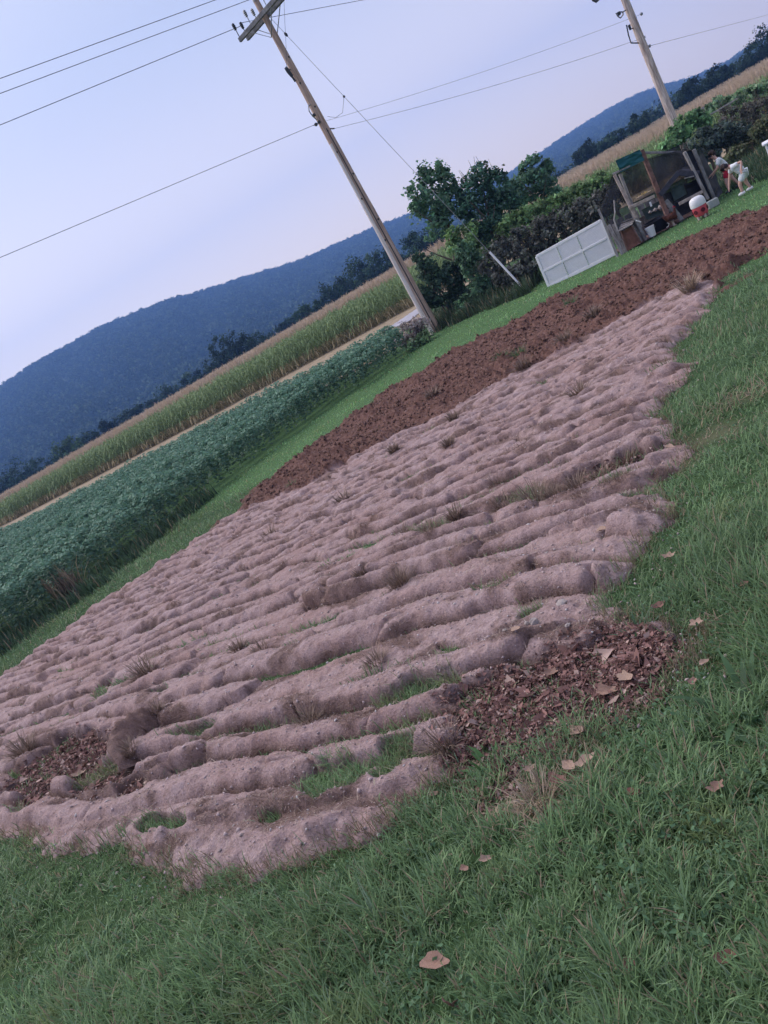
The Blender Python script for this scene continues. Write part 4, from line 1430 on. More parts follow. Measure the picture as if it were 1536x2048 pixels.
mb.build('service_hook', M_DARK, t2, True)
for a, b in ((1299, 92), (1288, 75), (1283, 28)):
    MB().lathe([(.02, -.05), (.05, -.03), (.05, .03), (.02, .05)], p2(a, b), 8).build('clamp', M_STEEL, t2, True)
MB().tube([p2(1184, 0, .0), p2(1192, 3), p2(1198, -2)], [.03, .05, .04], 6).tube([p2(1198, -2), p2(1260, -12)], .018, 6).build('side_arm', M_DARK, t2, True)
local(t2)

def wire(name, a, b, r, label, sag=.0, m=M_WIRE, cat='wire', n=14, ctrl=None):
    a, b = np.array(a), np.array(b)
    pts = [a + (b - a) * f - np.array([0, 0, sag * 4 * f * (1 - f)]) for f in np.linspace(0, 1, n)]
    o = MB().tube(ctrl if ctrl is not None else pts, r, 5).build(name, m, None, True)
    return tag(o, label, cat, 'overhead wires')
def ext(px0, py0, px1, py1, k):
    return px0 + (px1 - px0) * k, py0 + (py1 - py0) * k
zpin = float(pins[(0, 1)][2])
wire('power_line', on_z(*ext(484, 51, 0, 250, 1.35), zpin), on_z(484, 51, zpin), .010, 'lowest of the three power lines running left from the crossarm')
wire('power_line', pins[(0, -1)], on_z(*ext(550, 38, 740, 0, 2.2), zpin), .009, 'single power line running right from the crossarm top')
wire('power_line', on_z(*ext(497, 0, 0, 187, 1.35), zpin), on_z(*ext(0, 187, 497, 0, 1.12), zpin), .009, 'middle of the three power lines crossing the top left sky')
wire('power_line', on_z(*ext(430, 0, 0, 157, 1.35), zpin), on_z(*ext(0, 157, 430, 0, 1.28), zpin), .009, 'topmost of the three power lines crossing the top left sky')
zs = float(pole_pt(628, 250, -.1)[2])
wire('service_wire', on_z(*ext(627, 250, 0, 515, 1.25), zs), pole_pt(628, 250, -.1), .0075, 'low service wire from the left edge to the pole bracket')
wire('service_wire', pole_pt(648, 243), p2(1283, 28), .0045, 'upper faint wire strung between the two wooden poles', .12)
wire('service_wire', pole_pt(669, 257, -.05), p2(1288, 75), .0055, 'lower faint wire strung between the two wooden poles', .12)
zq = float(p2(1299, 92)[2])
wire('service_wire', p2(1299, 92), on_z(*ext(1299, 92, 1447, 53, 2.6), zq), .007, 'faint wire leaving the scuffed pole to the right')
stake = hit(1053, 583)
g0 = pole_pt(543, 38)
tg = empty('guy_wire', stake, 'guy wire slanting from pole top to the grass with white guard', 'guy wire')
gv = stake - g0
MB().tube([g0, g0 + gv * .5, stake],   .007, 5).build('wire', mat('guy_strand', (.26, .27, .29), .5, .1, 5), tg, True)
MB().tube([stake - gv / np.linalg.norm(gv) * 1.62, stake - gv / np.linalg.norm(gv) * .02], .034, 8).build('guard', M_GUARD, tg, True)
def guy_at(px):
    lo, hi = 0.0, 1.0
    for _ in range(40):
        m = (lo + hi) / 2
        p = g0 + gv * m
        d = p - [0, 0, EYE]
        u, v, w = d[0], d[1] * sp + d[2] * cp, d[1] * cp - d[2] * sp
        if FPX * (u * cr - v * sr) / w + 768 < px: lo = m
        else: hi = m
    return g0 + gv * lo, lo
p, f = guy_at(572)
MB().tube([p - gv * .006, p, p + gv * .006], [.025, .05, .025], 8).build('strain_insulator', M_DARK, tg, True)
p, f = guy_at(688)
MB().tube([p - gv * .002, p + gv * .002], .035, 6).build('clamp', M_DARK, tg, True)
q = pole_pt(655, 233)
MB().tube([p, p + (q - p) * .35 - [0, 0, .28], p + (q - p) * .7 - [0, 0, .22], q], .006, 5).build('jumper', M_WIRE, tg, True)
local(tg)
wire('drop_wire', pole_pt(566, -60, -.3), pole_pt(573, 140, -.3), .0055, 'thin jumper wire hanging down past the crossarm', ctrl=[pole_pt(567, -40, -.3), pole_pt(569, 30, -.3), pole_pt(572, 90, -.3), pole_pt(573, 138, -.3)])

# ------------------------------------------------------------------ white lattice panel
pa, pb = hit(1097, 574), hit(1230, 512)
def PW(px, py, off=0.0):
    return on_wall(px, py, pa, pb, off)
tp_ = empty('storm_door', (pa + pb) / 2, 'white framed storm door lying on its side against the vines', 'door')
cor = [PW(1073, 513), PW(1202, 441), PW(1231, 507), PW(1098, 573)]       # tl tr br bl
def bil(u, v, off=0.0):
    c = cor[0] * (1 - u) * (1 - v) + cor[1] * u * (1 - v) + cor[2] * u * v + cor[3] * (1 - u) * v
    return c + nrm_p * off
nrm_p = np.cross(cor[1] - cor[0], cor[3] - cor[0])
nrm_p /= np.linalg.norm(nrm_p)
if nrm_p[1] > 0: nrm_p = -nrm_p
fw = .075
for a, b in (((0, 0), (1, 0)), ((0, 1), (1, 1)), ((0, 0), (0, 1)), ((1, 0), (1, 1))):
    MB().beam(bil(*a), bil(*b), fw, .05, up=nrm_p, bev=.006).build('frame', M_FRAMEW, tp_)
MB().beam(bil(.02, .5, .006), bil(.98, .5, .006), .055, .046, up=nrm_p, bev=.004).build('rail', M_FRAMEW, tp_)
for u in (.31, .62):
    for v0, v1 in ((.02, .48), (.52, .98)):
        mb = MB()
        for k in range(9):
            f0, f1 = v0 + (v1 - v0) * (k + .12) / 9, v0 + (v1 - v0) * (k + .88) / 9
            mb.beam(bil(u - .006 + .003 * (k % 2), f0, .02), bil(u + .004, f1, .02), .028, .018, up=nrm_p, bev=.002)
        mb.build('hinge_strip', M_FRAMEW, tp_)
for iu, (u0, u1) in enumerate(((.02, .30), (.32, .61), (.63, .98))):
    for v0, v1 in ((.02, .48), (.52, .98)):
        mb = MB()
        mb.add([bil(u0, v0, -.006), bil(u1, v0, -.006), bil(u1, v1, -.006), bil(u0, v1, -.006), bil(u0, v0, .002), bil(u1, v0, .002), bil(u1, v1, .002), bil(u0, v1, .002)],
               [(0, 1, 2, 3), (7, 6, 5, 4), (0, 4, 5, 1), (1, 5, 6, 2), (2, 6, 7, 3), (3, 7, 4, 0)])
        pn = mb.build('pane', M_PANEL, tp_)
        mb = MB()
        for k in range(1, 12):
            f = v0 + (v1 - v0) * k / 12
            mb.beam(bil(u0 + .005, f, .006), bil(u1 - .005, f, .006), .014, .010, up=nrm_p, bev=.001)
        mb.build('ribs', M_FRAMEW, pn)
local(tp_)

# ------------------------------------------------------------------ chicken pen
ca, cb = hit(1246, 508), hit(1431, 406)
def K(px, py, off=0.0):
    return on_wall(px, py, ca, cb, off)
dv = (cb - ca) / np.linalg.norm(cb - ca)
bk = np.array([-dv[1], dv[0], 0])
if bk[1] < 0: bk = -bk
tc_ = empty('chicken_pen', (ca + cb) / 2, 'ramshackle chicken pen of posts, boards and dark netting', 'chicken pen')
def kbeam(name, a, b, w, t_, m, off=0.0, **kw):
    A, B = K(*a, off), K(*b, off)
    return MB().beam(A, B, w, t_, up=tuple(-bk), bev=.006).build(name, m, tc_, False, .003, int(a[0]))
M_NET = bpy.data.materials.new('dark_netting')
M_NET.use_nodes = True
t = M_NET.node_tree
t.nodes['Principled BSDF'].inputs['Base Color'].default_value = (.020, .021, .028, 1)
tr = t.nodes.new('ShaderNodeBsdfTransparent')
nz = node(t, 'ShaderNodeTexNoise', i_Scale=3.0, i_Detail=4.0)
rp = ramp(t, nz.outputs[0], [(.35, (.34, .34, .34)), (.65, (.66, .66, .66))])
mx = t.nodes.new('ShaderNodeMixShader')
t.links.new(rp, mx.inputs[0])
t.links.new(tr.outputs[0], mx.inputs[1])
t.links.new(t.nodes['Principled BSDF'].outputs[0], mx.inputs[2])
t.links.new(mx.outputs[0], t.nodes['Material Output'].inputs[0])
def kquad(name, pts, m, parent=None, th=.006, sub=8, sag=.02, seed=0):
    """a thin sheet with real thickness; pts = four world corners"""
    a, b, c, d = [np.array(p, float) for p in pts]
    nn = np.cross(b - a, d - a)
    nn /= np.linalg.norm(nn)
    U_, V_ = np.meshgrid(np.linspace(0, 1, sub + 1), np.linspace(0, 1, sub + 1), indexing='ij')
    G = (a * ((1 - U_) * (1 - V_))[..., None] + b * (U_ * (1 - V_))[..., None] + c * (U_ * V_)[..., None] + d * ((1 - U_) * V_)[..., None])
    G = G + nn * (sag * noise(U_ * 4 + seed, V_ * 4, 121 + seed))[..., None]
    n_ = (sub + 1) ** 2
    Vv = np.vstack([G.reshape(-1, 3), (G + nn * th).reshape(-1, 3)])
    f = grid_faces(sub + 1, sub + 1)
    rim = [i for i in range(sub + 1)] + [(i + 1) * (sub + 1) + sub for i in range(sub)] + [sub * (sub + 1) + sub - 1 - i for i in range(sub)] + [(sub - 1 - i) * (sub + 1) for i in range(sub - 1)]
    rim = np.array(rim)
    r2 = np.roll(rim, -1)
    sd = np.stack([rim, r2, r2 + n_, rim + n_], 1)
    o = link(bpy.data.objects.new(name, mesh_np(name, Vv, np.vstack([f, f[:, ::-1] + n_, sd]), m, smooth=False)), parent)
    return o
DEP = 1.3
# posts
kbeam('post', (1229, 350), (1272, 436), .07, .07, M_WOODTAN)
kbeam('post', (1240, 348), (1282, 455), .06, .06, M_WOODGREY, .12)
kbeam('post', (1283, 300), (1345, 456), .10, .09, M_WOODBROWN, .02)
kbeam('post', (1298, 335), (1318, 392), .09, .06, M_WOODBROWN, .20)
kbeam('post', (1369, 304), (1416, 398), .065, .065, M_WOODGREY, -.05)
kbeam('post', (1387, 299), (1431, 404), .075, .075, M_ARM, .04)
kbeam('post', (1331, 401), (1369, 446), .11, .06, M_ARM, .02)
kbeam('post', (1262, 420), (1292, 480), .07, .05, M_ARM, .03)
# rails and sills
kbeam('rail', (1258, 416), (1309, 392), .075, .05, M_WOODTAN, -.07)
kbeam('rail', (1358, 408), (1405, 383), .075, .05, M_WOODTAN, -.04)
kbeam('rail', (1226, 348), (1290, 318), .05, .05, M_WOODGREY, .02)
kbeam('sill', (1262, 506), (1428, 416), .09, .05, M_WOODGREY, .03)
kbeam('rail', (1287, 306), (1372, 304), .05, .05, M_ARM, .5)
# back wall of boards, each its own
bA, bB = K(1270, 497) + bk * DEP, K(1431, 406) + bk * DEP
for k in range(11):
    p = bA + (bB - bA) * (k + .5) / 11
    p[2] = float(gz(p[0], p[1]))
    hgt = .62 + .2 * random.random()
    o = MB().beam(p, p + [random.gauss(0, .015), 0, hgt], np.linalg.norm(bB - bA) / 11 - .015, .022, up=tuple(-bk)).build('plank', M_ARM if k % 3 else M_WOODGREY, tc_, False, .003, k)
# netting: left side, back, front upper
kquad('netting', [K(1200, 418, .25), K(1226, 345, .25), K(1272, 440, .1), K(1250, 500, .1)], M_NET, tc_, .004, 8, .05, 1)
kquad('netting', [K(1296, 318, .4), K(1372, 296, .4), K(1412, 395, .3), K(1330, 420, .3)], M_NET, tc_, .004, 8, .05, 2)
kquad('netting', [K(1228, 346, DEP), K(1372, 284, DEP), K(1405, 350, DEP), K(1262, 420, DEP)], M_NET, tc_, .004, 8, .05, 3)
kquad('plastic_sheet', [K(1371, 303, .06), K(1388, 298, .08), K(1434, 402, .08), K(1414, 396, .05)], M_PLAST, tc_, .006, 8, .03, 4)
kquad('plastic_sheet', [K(1391, 303, .1), K(1402, 296, 1.0), K(1446, 384, 1.0), K(1431, 403, .1)], M_PLAST, tc_, .006, 8, .05, 5)
# inner shelter with sloping dark roof
kquad('roof', [K(1320, 392, -.02), K(1357, 345, -.02), K(1366, 338, .9), K(1334, 380, .9)], M_ROOF, tc_, .03, 6, .01, 6)
kquad('roof', [K(1357, 344, -.04), K(1400, 345, -.04), K(1396, 330, .9), K(1364, 337, .9)], M_ROOF, tc_, .03, 6, .01, 7)
kbeam('fascia', (1320, 390), (1358, 344), .12, .04, M_ROOF, -.06)
kbeam('fascia', (1357, 346), (1398, 348), .13, .04, M_ROOF, -.06)
kbeam('fascia', (1368, 357), (1388, 352), .025, .02, M_WOODGREY, -.09)
kquad('wall', [K(1328, 388, .7), K(1400, 355, .7), K(1424, 410, .7), K(1352, 448, .7)], M_ROOF, tc_, .02, 4, .005, 8)
kquad('board', [K(1340, 378, .25), K(1366, 366, .25), K(1374, 388, .25), K(1349, 402, .25)], M_GREENBOARD, tc_, .02, 4, .003, 9)
kquad('board', [K(1283, 420, .5), K(1318, 402, .5), K(1328, 428, .5), K(1294, 440, .5)], M_GREENBOARD, tc_, .02, 4, .003, 10)
kquad('wall', [K(1270, 440, .8), K(1335, 408, .8), K(1352, 452, .8), K(1288, 486, .8)], M_WOODGREY, tc_, .02, 4, .005, 11)
local(tc_)
for o in tc_.children: pass
# packed dirt floor of the pen
flr = np.array([ca[:2] - bk[:2] * .12, cb[:2] - bk[:2] * .12, cb[:2] + bk[:2] * DEP, ca[:2] + bk[:2] * DEP])
sheet('pen_floor', flr, mat('packed_dirt', (.16, .10, .095), .95, .3, 4, .5, 20), .035, 'packed brown dirt inside the chicken pen', .12)

tarp = kquad('tarp', [K(1231, 321, -.06), K(1280, 299, -.06), K(1289, 320, -.03), K(1241, 345, -.03)], M_TARP, None, .012, 12, .05, 12)
tag(tarp, 'blue green tarp hung over the top left of the chicken pen', 'tarp')

# leaning grey boards left of the pen
for i, (a, b, w, lab) in enumerate([((1197, 418), (1236, 515), .06, 'thin pale stake nearest the white storm door'), ((1217, 450), (1247, 512), .085, 'grey board leaning between the thin stake and the rightmost board'),
                                    ((1227, 448), (1255, 510), .085, 'rightmost of the leaning boards, next to the nest box')]):
    A, B = on_wall(*a, ca, cb, .05 * i), on_wall(*b, ca, cb, -.08)
    o = MB().beam(A, B, w, .03, up=tuple(-bk)).build('board', M_WOODGREY, None, False, .003, i)
    tag(o, lab, 'board', 'boards leaning at the pen corner')
o = MB().tube([K(1228, 400, -.05), K(1230, 425, -.07), K(1228, 440, -.07), K(1236, 462, -.06)], [.018, .02, .02, .022], 6).build('branch', M_WOODGREY, None, True)
tag(o, 'crooked bare branch standing against the dark netting', 'branch')

# nest box with brown front and shingled lid
nb = hit(1266, 497)
tn = empty('nest_box', nb, 'small wooden nest box with brown front and grey sloping lid', 'nest box')
def N_(px, py, off=-.12): return K(px, py, off)
kquad('front', [N_(1243, 463), N_(1264, 452), N_(1281, 485), N_(1256, 502)], mat('rust_board', (.17, .075, .055), .8, .3, 10), tn, .02, 4, .002, 13)
kquad('side', [N_(1264, 452), N_(1271, 446, .3), N_(1290, 478, .3), N_(1281, 485)], M_ARM, tn, .02, 4, .002, 14)
for k in range(4):
    f0, f1 = k / 4, (k + .92) / 4
    A0, A1, B0, B1 = N_(1236, 464, -.18), N_(1265, 449, -.18), N_(1246, 446, .35), N_(1272, 437, .35)
    kquad('lid_board', [A0 + (B0 - A0) * f0 + [0, 0, .012 * k], A1 + (B1 - A1) * f0 + [0, 0, .012 * k], A1 + (B1 - A1) * f1 + [0, 0, .012 * k], A0 + (B0 - A0) * f1 + [0, 0, .012 * k]], M_WOODGREY, tn, .018, 3, .003, 15 + k)
MB().beam(N_(1241, 462, -.14), N_(1256, 503, -.14), .03, .03).build('corner_post', M_WOODBROWN, tn)
MB().beam(N_(1264, 451, -.14), N_(1282, 486, -.14), .03, .03).build('corner_post', M_WOODBROWN, tn)
local(tn)
o = MB().beam(K(1272, 441, -.15), K(1282, 444, -.15), .035, .03).build('wooden_offcut', M_GUARD)
tag(o, 'short white offcut lying on the edge of the nest box lid', 'offcut')

# white bucket
bc = on_wall(1305, 470, ca, cb, -.02)
bc[2] = float(gz(bc[0], bc[1])) + .03
tb = empty('bucket', bc, 'white plastic bucket on the dirt in front of pen', 'bucket')
MB().lathe([(.085, 0), (.115, .23), (.122, .23), (.122, .25), (.105, .25), (.08, .02)], bc, 18).build('body', M_GUARD, tb, True)
MB().tube([bc + [.12 * math.cos(a) * dv[0], .12 * math.cos(a) * dv[1], .22 - .10 * math.sin(a)] - bk * .07 for a in np.linspace(0, math.pi, 9)], .004, 5).build('handle', M_STEEL, tb, True)
local(tb)

# feeder with a white dome and red base, on stubby legs
fb = hit(1407, 436)
tf = empty('poultry_feeder', fb, 'red poultry feeder with round ports under a white dome', 'feeder')
FR = .165
MB().lathe([(FR * .82, .08), (FR * .95, .12), (FR, .30), (FR * .98, .31)], fb, 22).build('base', M_FEEDRED, tf, True)
MB().lathe([(FR * 1.04, .30), (FR * 1.08, .32), (FR * 1.06, .40), (FR * 1.0, .45), (FR * .86, .49), (FR * .55, .515), (.02, .525)], fb, 22).build('dome', M_GUARD, tf, True)
view = -np.array([fb[0], fb[1]]) / np.hypot(fb[0], fb[1])
va = math.atan2(view[1], view[0])
for k in (-.75, .35, 1.4, 2.5, -1.9):
    a = va + k
    dirv = np.array([math.cos(a), math.sin(a), 0])
    p = fb + dirv * FR * .965 + [0, 0, .20]
    MB().tube([p - dirv * .02, p + dirv * .012], .05, 12).build('feed_port', mat('port_shadow', (.10, .012, .02), .7, .1), tf, True)
for k in (-.9, .5, 1.9, 3.1, 4.2):
    a = va + k
    p = fb + np.array([math.cos(a), math.sin(a), 0]) * FR * .7
    MB().tube([p, p + [0, 0, .10]], [.028, .032], 8).build('leg', M_WOODTAN, tf, True)
local(tf)

o = MB().box(hit(1428, 414) + [0, 0, .09], (.26, .16, .18), Matrix.Rotation(math.atan2(dv[1], dv[0]), 3, 'Z'), .012).build('concrete_block', M_CONC)
tag(o, 'grey concrete block at the foot of the right corner post', 'block')
tubp = on_wall(1318, 450, ca, cb, .35)
tubp[2] = float(gz(tubp[0], tubp[1])) + .03
o = MB().lathe([(.26, 0), (.33, .26), (.35, .28), (.35, .30), (.31, .30), (.24, .04)], tubp, 24).build('rubber_tub', M_PLAST, None, True)
tag(o, 'wide black rubber tub standing inside the pen', 'tub')
for i, (px, py) in enumerate([(1300, 424), (1310, 420), (1320, 416), (1329, 411)]):
    p = K(px, py, .42)
    V, F, cc = bits(np.array([p[0]]), np.array([p[1]]), np.array([p[2]]), np.array([.085]), np.array([.8]), np.array([[.25, .24, .25]]), .2)
    o = link(bpy.data.objects.new('stone', mesh_np('stone', V, F, M_STONE)))
    tag(o, ['leftmost rough stone in the row above the rubber tub', 'second rough stone from the left above the rubber tub', 'third rough stone from the left above the rubber tub', 'rightmost rough stone above the tub, next to the brown post'][i], 'stone', 'stones above the rubber tub')
shelf = K(1288, 390, .1)
th_ = empty('nest_basket', shelf, 'flat basket of yellow straw on the upper board of pen', 'basket')
MB().lathe([(.12, -.05), (.18, .0), (.19, .02), (.15, .015)], shelf, 16).build('basket', M_WOODTAN, th_, True)
v, f, cc = blades(shelf[0] + RNG.normal(0, .08, 160), shelf[1] + RNG.normal(0, .08, 160), shelf[2] + RNG.random(160) * .03, np.full(160, .09), np.full(160, .012), RNG.uniform(0, 6.3, 160), RNG.uniform(.9, 1.5, 160), RNG.uniform(0, .8, 160), np.tile([.42, .32, .13], (160, 1)) * (.6 + .6 * RNG.random((160, 1))), seg=2)
link(bpy.data.objects.new('straw', mesh_np('straw', v, f, M_DRY, cc)), th_)
local(th_)
o = MB().beam(K(1300, 404, -.1), K(1303, 413, -.1), .05, .01).build('paper_tag', M_GUARD)
tag(o, 'small white tag hanging below the upper board', 'tag')
o = MB().tube([K(1333, 455, -.03), K(1337, 452, -.05), K(1338, 447, -.05), K(1334, 446, -.03)], .010, 6).build('wire_hook', M_GUARD, None, True)
tag(o, 'bent white wire hook by the black tub', 'hook')

# hen inside the pen
hp = on_wall(1346, 446, ca, cb, -.16)
hp[2] = float(gz(hp[0], hp[1])) + .02
thn = empty('hen', hp, 'dark reddish brown hen standing beside the grey post', 'hen')
def skin(name, joints, bones, m, parent, sub=2, root=0):
    me = bpy.data.meshes.new(name)
    me.from_pydata([tuple(map(float, j[:3])) for j in joints], bones, [])
    o = link(bpy.data.objects.new(name, me), parent)
    md = o.modifiers.new('skin', 'SKIN')
    md.use_smooth_shade = True
    sv = me.skin_vertices[0].data
    for i, j in enumerate(joints):
        sv[i].radius = (j[3], j[3])
        sv[i].use_root = (i == root)
    sb = o.modifiers.new('subdivision', 'SUBSURF')
    sb.levels = sub
    sb.render_levels = sub
    me.materials.append(m)
    return o
def fr(o, f, s, z, F, S): return o + F * f + S * s + np.array([0, 0, z])
Fh, Sh = dv * 1.0, bk * 1.0
def H_(f, s, z, r): return (*fr(hp, f, s, z, Fh, Sh), r)
skin('body', [H_(0, 0, .20, .095), H_(.09, 0, .22, .075), H_(.14, 0, .31, .04), H_(.15, 0, .37, .033), H_(.20, 0, .37, .010), H_(-.09, 0, .24, .07), H_(-.17, 0, .33, .03)], [(0, 1), (1, 2), (2, 3), (3, 4), (0, 5), (5, 6)], mat('hen_feathers', (.085, .028, .018), .8, .5, 30), thn)
MB().tube([fr(hp, .13, 0, .40, Fh, Sh), fr(hp, .16, 0, .425, Fh, Sh), fr(hp, .19, 0, .395, Fh, Sh)], [.010, .018, .008], 6).build('comb', M_RED, thn, True)
for sgn in (-1, 1):
    MB().tube([fr(hp, .0, .04 * sgn, .13, Fh, Sh), fr(hp, .01, .045 * sgn, .0, Fh, Sh)], [.018, .010], 6).tube([fr(hp, -.02, .045 * sgn, .006, Fh, Sh), fr(hp, .06, .045 * sgn, .006, Fh, Sh)], .007, 5).build('leg', M_WOODTAN, thn, True)
local(thn)

# fence post and rail, white table at the right edge
fp_ = on_wall(1412, 245, base2, base2 + [1, -.4, 0], -.5)
fp_[2] = float(gz(fp_[0], fp_[1]))
tfn = empty('fence', fp_, 'old grey fence post with a slanting rail above the bushes', 'fence')
MB().beam(fp_, on_wall(1403, 215, base2, base2 + [1, -.4, 0], -.5), .10, .10).build('post', M_WOODGREY, tfn, False, .004)
MB().beam(on_wall(1408, 237, base2, base2 + [1, -.4, 0], -.56), on_wall(1475, 197, base2, base2 + [1, -.4, 0], -.56), .05, .05).build('rail', M_WOODGREY, tfn, False, .004)
local(tfn)
tb0 = hit(1548, 345)
s_ = np.linalg.norm(tb0 - [0, 0, EYE]) / FPX
tw = empty('table', tb0, 'white plastic table cut off by the right edge', 'table')
rt_ = np.array([.83, -.56, 0])
bt_ = np.array([.56, .83, 0])
tz = on_wall(1526, 291, tb0, tb0 + rt_)[2]
c0 = on_wall(1527, 292, tb0, tb0 + rt_)
cx = np.array([c0[0], c0[1], 0]) + rt_ * .45 + bt_ * .3
MB().box((cx[0], cx[1], tz), (.95, .62, .05), Matrix.Rotation(math.atan2(rt_[1], rt_[0]), 3, 'Z'), .012).build('top', M_FRAMEW, tw)
for i in (-.40, .40):
    for j in (-.26, .26):
        p = cx + rt_ * i + bt_ * j
        g_ = float(gz(p[0], p[1]))
        MB().tube([(p[0], p[1], g_), (p[0], p[1], tz - .02)], [.024, .03], 8).build('leg', M_FRAMEW, tw, True)
local(tw)

# ------------------------------------------------------------------ two children
def child(foot, F, label, pose, group):
    F = np.array([F[0], F[1], 0.])
    F /= np.linalg.norm(F)
    S = np.array([-F[1], F[0], 0])
    t = empty('person', foot, label, 'person', group)
    def J(q): return np.array(fr(np.array(foot, float), q[0], q[1], q[2], F, S))
    P = {k: J(v) for k, v in pose.items() if isinstance(v, tuple) and k != 'face'}
    js, bs, ix = [], [], {}
    def add(k, r, par=None, p=None):
        ix[k] = len(js)
        js.append((*(P[k] if p is None else p), r))
        if par is not None: bs.append((ix[par], ix[k]))
    add('pelvis', .082); add('waist', .072, 'pelvis'); add('chest', .088, 'waist'); add('neck', .036, 'chest'); add('skull', .068, 'neck')
    hd = P['head'] - P['neck']
    add('head', .080, 'skull', P['head'])
    face = pose.get('face', (1, 0, 0))
    fd = F * face[0] + S * face[1] + np.array([0, 0, face[2]])
    fd /= np.linalg.norm(fd)
    for sd in ('l', 'r'):
        add('sh_' + sd, .042, 'chest'); add('el_' + sd, .030, 'sh_' + sd); add('wr_' + sd, .021, 'el_' + sd)
        d = P['wr_' + sd] - P['el_' + sd]
        d /= np.linalg.norm(d)
        sx = np.cross(d, [0, 0, 1.0])
        if np.linalg.norm(sx) < .2: sx = S.copy()
        sx /= np.linalg.norm(sx)
        add('pa_' + sd, .024, 'wr_' + sd, P['wr_' + sd] + d * .05)
        for q, (o_, L_) in enumerate(((-.020, .045), (-.007, .055), (.007, .052), (.020, .042))):
            b0 = P['wr_' + sd] + d * .07 + sx * o_
            add(f'k{q}' + sd, .0075, 'pa_' + sd, b0)
            add(f'f{q}' + sd, .0058, f'k{q}' + sd, b0 + d * L_ * .9 + np.array([0, 0, -.010]))
        add('th' + sd, .009, 'wr_' + sd, P['wr_' + sd] + d * .03 + sx * .034)
        add('tt' + sd, .007, 'th' + sd, P['wr_' + sd] + d * .065 + sx * .044)
        add('hip_' + sd, .066, 'pelvis'); add('kn_' + sd, .045, 'hip_' + sd); add('an_' + sd, .030, 'kn_' + sd); add('he_' + sd, .03, 'an_' + sd)
    body = skin('body', js, bs, M_SKIN, t)
    R = np.stack([fd, np.cross([0, 0, 1.0], fd), [0, 0, 1.0]], 0)
    R[1] /= np.linalg.norm(R[1])
    R[2] = np.cross(R[0], R[1])
    def hv(a, b, c): return P['head'] + R[0] * a + R[1] * b + R[2] * c
    MB().tube([hv(.072, 0, .005), hv(.094, 0, -.018), hv(.076, 0, -.026)], [.008, .012, .010], 6).build('nose', M_SKIN, t, True)
    for sg in (-1, 1):
        MB().lathe([(.002, -.008), (.008, -.004), (.009, 0), (.008, .004), (.002, .008)], hv(.073, .028 * sg, .008), 8).build('eye', M_DARK, t, True)
        MB().lathe([(.003, -.02), (.014, -.008), (.016, .008), (.004, .022)], hv(-.002, .082 * sg, -.012), 8).build('ear', M_SKIN, t, True)
    MB().tube([hv(.073, -.02, -.045), hv(.078, 0, -.047), hv(.073, .02, -.045)], .005, 5).build('mouth', M_FEEDRED, t, True)
    # hair: a tousled cap
    n = 14
    Vv, Ff = [], []
    for i in range(n):
        ph = math.pi * .66 * i / (n - 1)
        for k in range(20):
            th = 2 * math.pi * k / 20
            a, b, c = math.sin(ph) * math.cos(th), math.sin(ph) * math.sin(th), math.cos(ph)
            lift = 1.0
            rr = .098 * (1 + .10 * math.sin(3 * th + i) * math.sin(ph) + .06 * math.sin(7 * th + 2.3 * i))
            if a > .25 and c < .38: rr *= .72
            Vv.append(hv(a * rr - .014, b * rr * .95, c * rr + .018))
    for i in range(n - 1):
        for k in range(20):
            Ff.append((i * 20 + k, i * 20 + (k + 1) % 20, (i + 1) * 20 + (k + 1) % 20, (i + 1) * 20 + k))
    MB().add(Vv, Ff).build('hair', M_HAIR, t, True)
    # shirt and shorts
    js, bs, ix = [], [], {}
    hem = P['pelvis'] + (P['pelvis'] - P['waist']) * .15
    add('hem', .112, None, hem); add('waist', .104, 'hem'); add('chest', .112, 'waist'); add('collar', .058, 'chest', P['chest'] * .45 + P['neck'] * .55)
    for sd in ('l', 'r'):
        add('sh_' + sd, .062, 'chest'); add('sl_' + sd, .056, 'sh_' + sd, P['sh_' + sd] * .32 + P['el_' + sd] * .68)
    skin('shirt', js, bs, M_WHITE, t)
    js, bs, ix = [], [], {}
    add('pelvis', .098)
    for sd in ('l', 'r'):
        add('hip_' + sd, .082, 'pelvis'); add('leg_' + sd, .076, 'hip_' + sd, P['hip_' + sd] * .2 + P['kn_' + sd] * .8)
    skin('shorts', js, bs, pose.get('shorts', M_RED), t)
    for sd in ('l', 'r'):
        b0 = P['he_' + sd]
        tip = b0 + F * .10 * pose.get('step', 1)
        MB().tube([b0 - F * .05 + [0, 0, .0], b0, b0 * .45 + tip * .55 + [0, 0, -.005], tip + [0, 0, -.012]], [.030, .040, .036, .018], 8).build('shoe', pose.get('shoe', M_FRAMEW), t, True)
    local(t)
    return t
left = np.array([-.86, .51])
k2 = hit(1502, 383)
k2[2] += .03
child(k2, left, 'child in white shirt and shorts bending down to the grass', dict(
    pelvis=(.02, 0, .47), waist=(.06, 0, .56), chest=(.16, 0, .655), neck=(.25, 0, .70), skull=(.30, 0, .705), head=(.33, .0, .70), face=(.75, 0, -.65),
    sh_l=(.19, -.12, .66), el_l=(.30, -.14, .47), wr_l=(.37, -.13, .29), sh_r=(.17, .12, .67), el_r=(-.03, .20, .70), wr_r=(.02, .25, .57),
    hip_l=(.0, -.075, .42), kn_l=(.03, -.08, .23), an_l=(-.02, -.085, .06), he_l=(-.02, -.085, .035), hip_r=(.02, .075, .42), kn_r=(.16, .08, .24), an_r=(.16, .09, .06), he_r=(.16, .09, .035),
    shorts=M_WHITE, shoe=M_GUARD), 'children playing by the pen')
k1 = hit(1471, 381)
k1[2] += .03
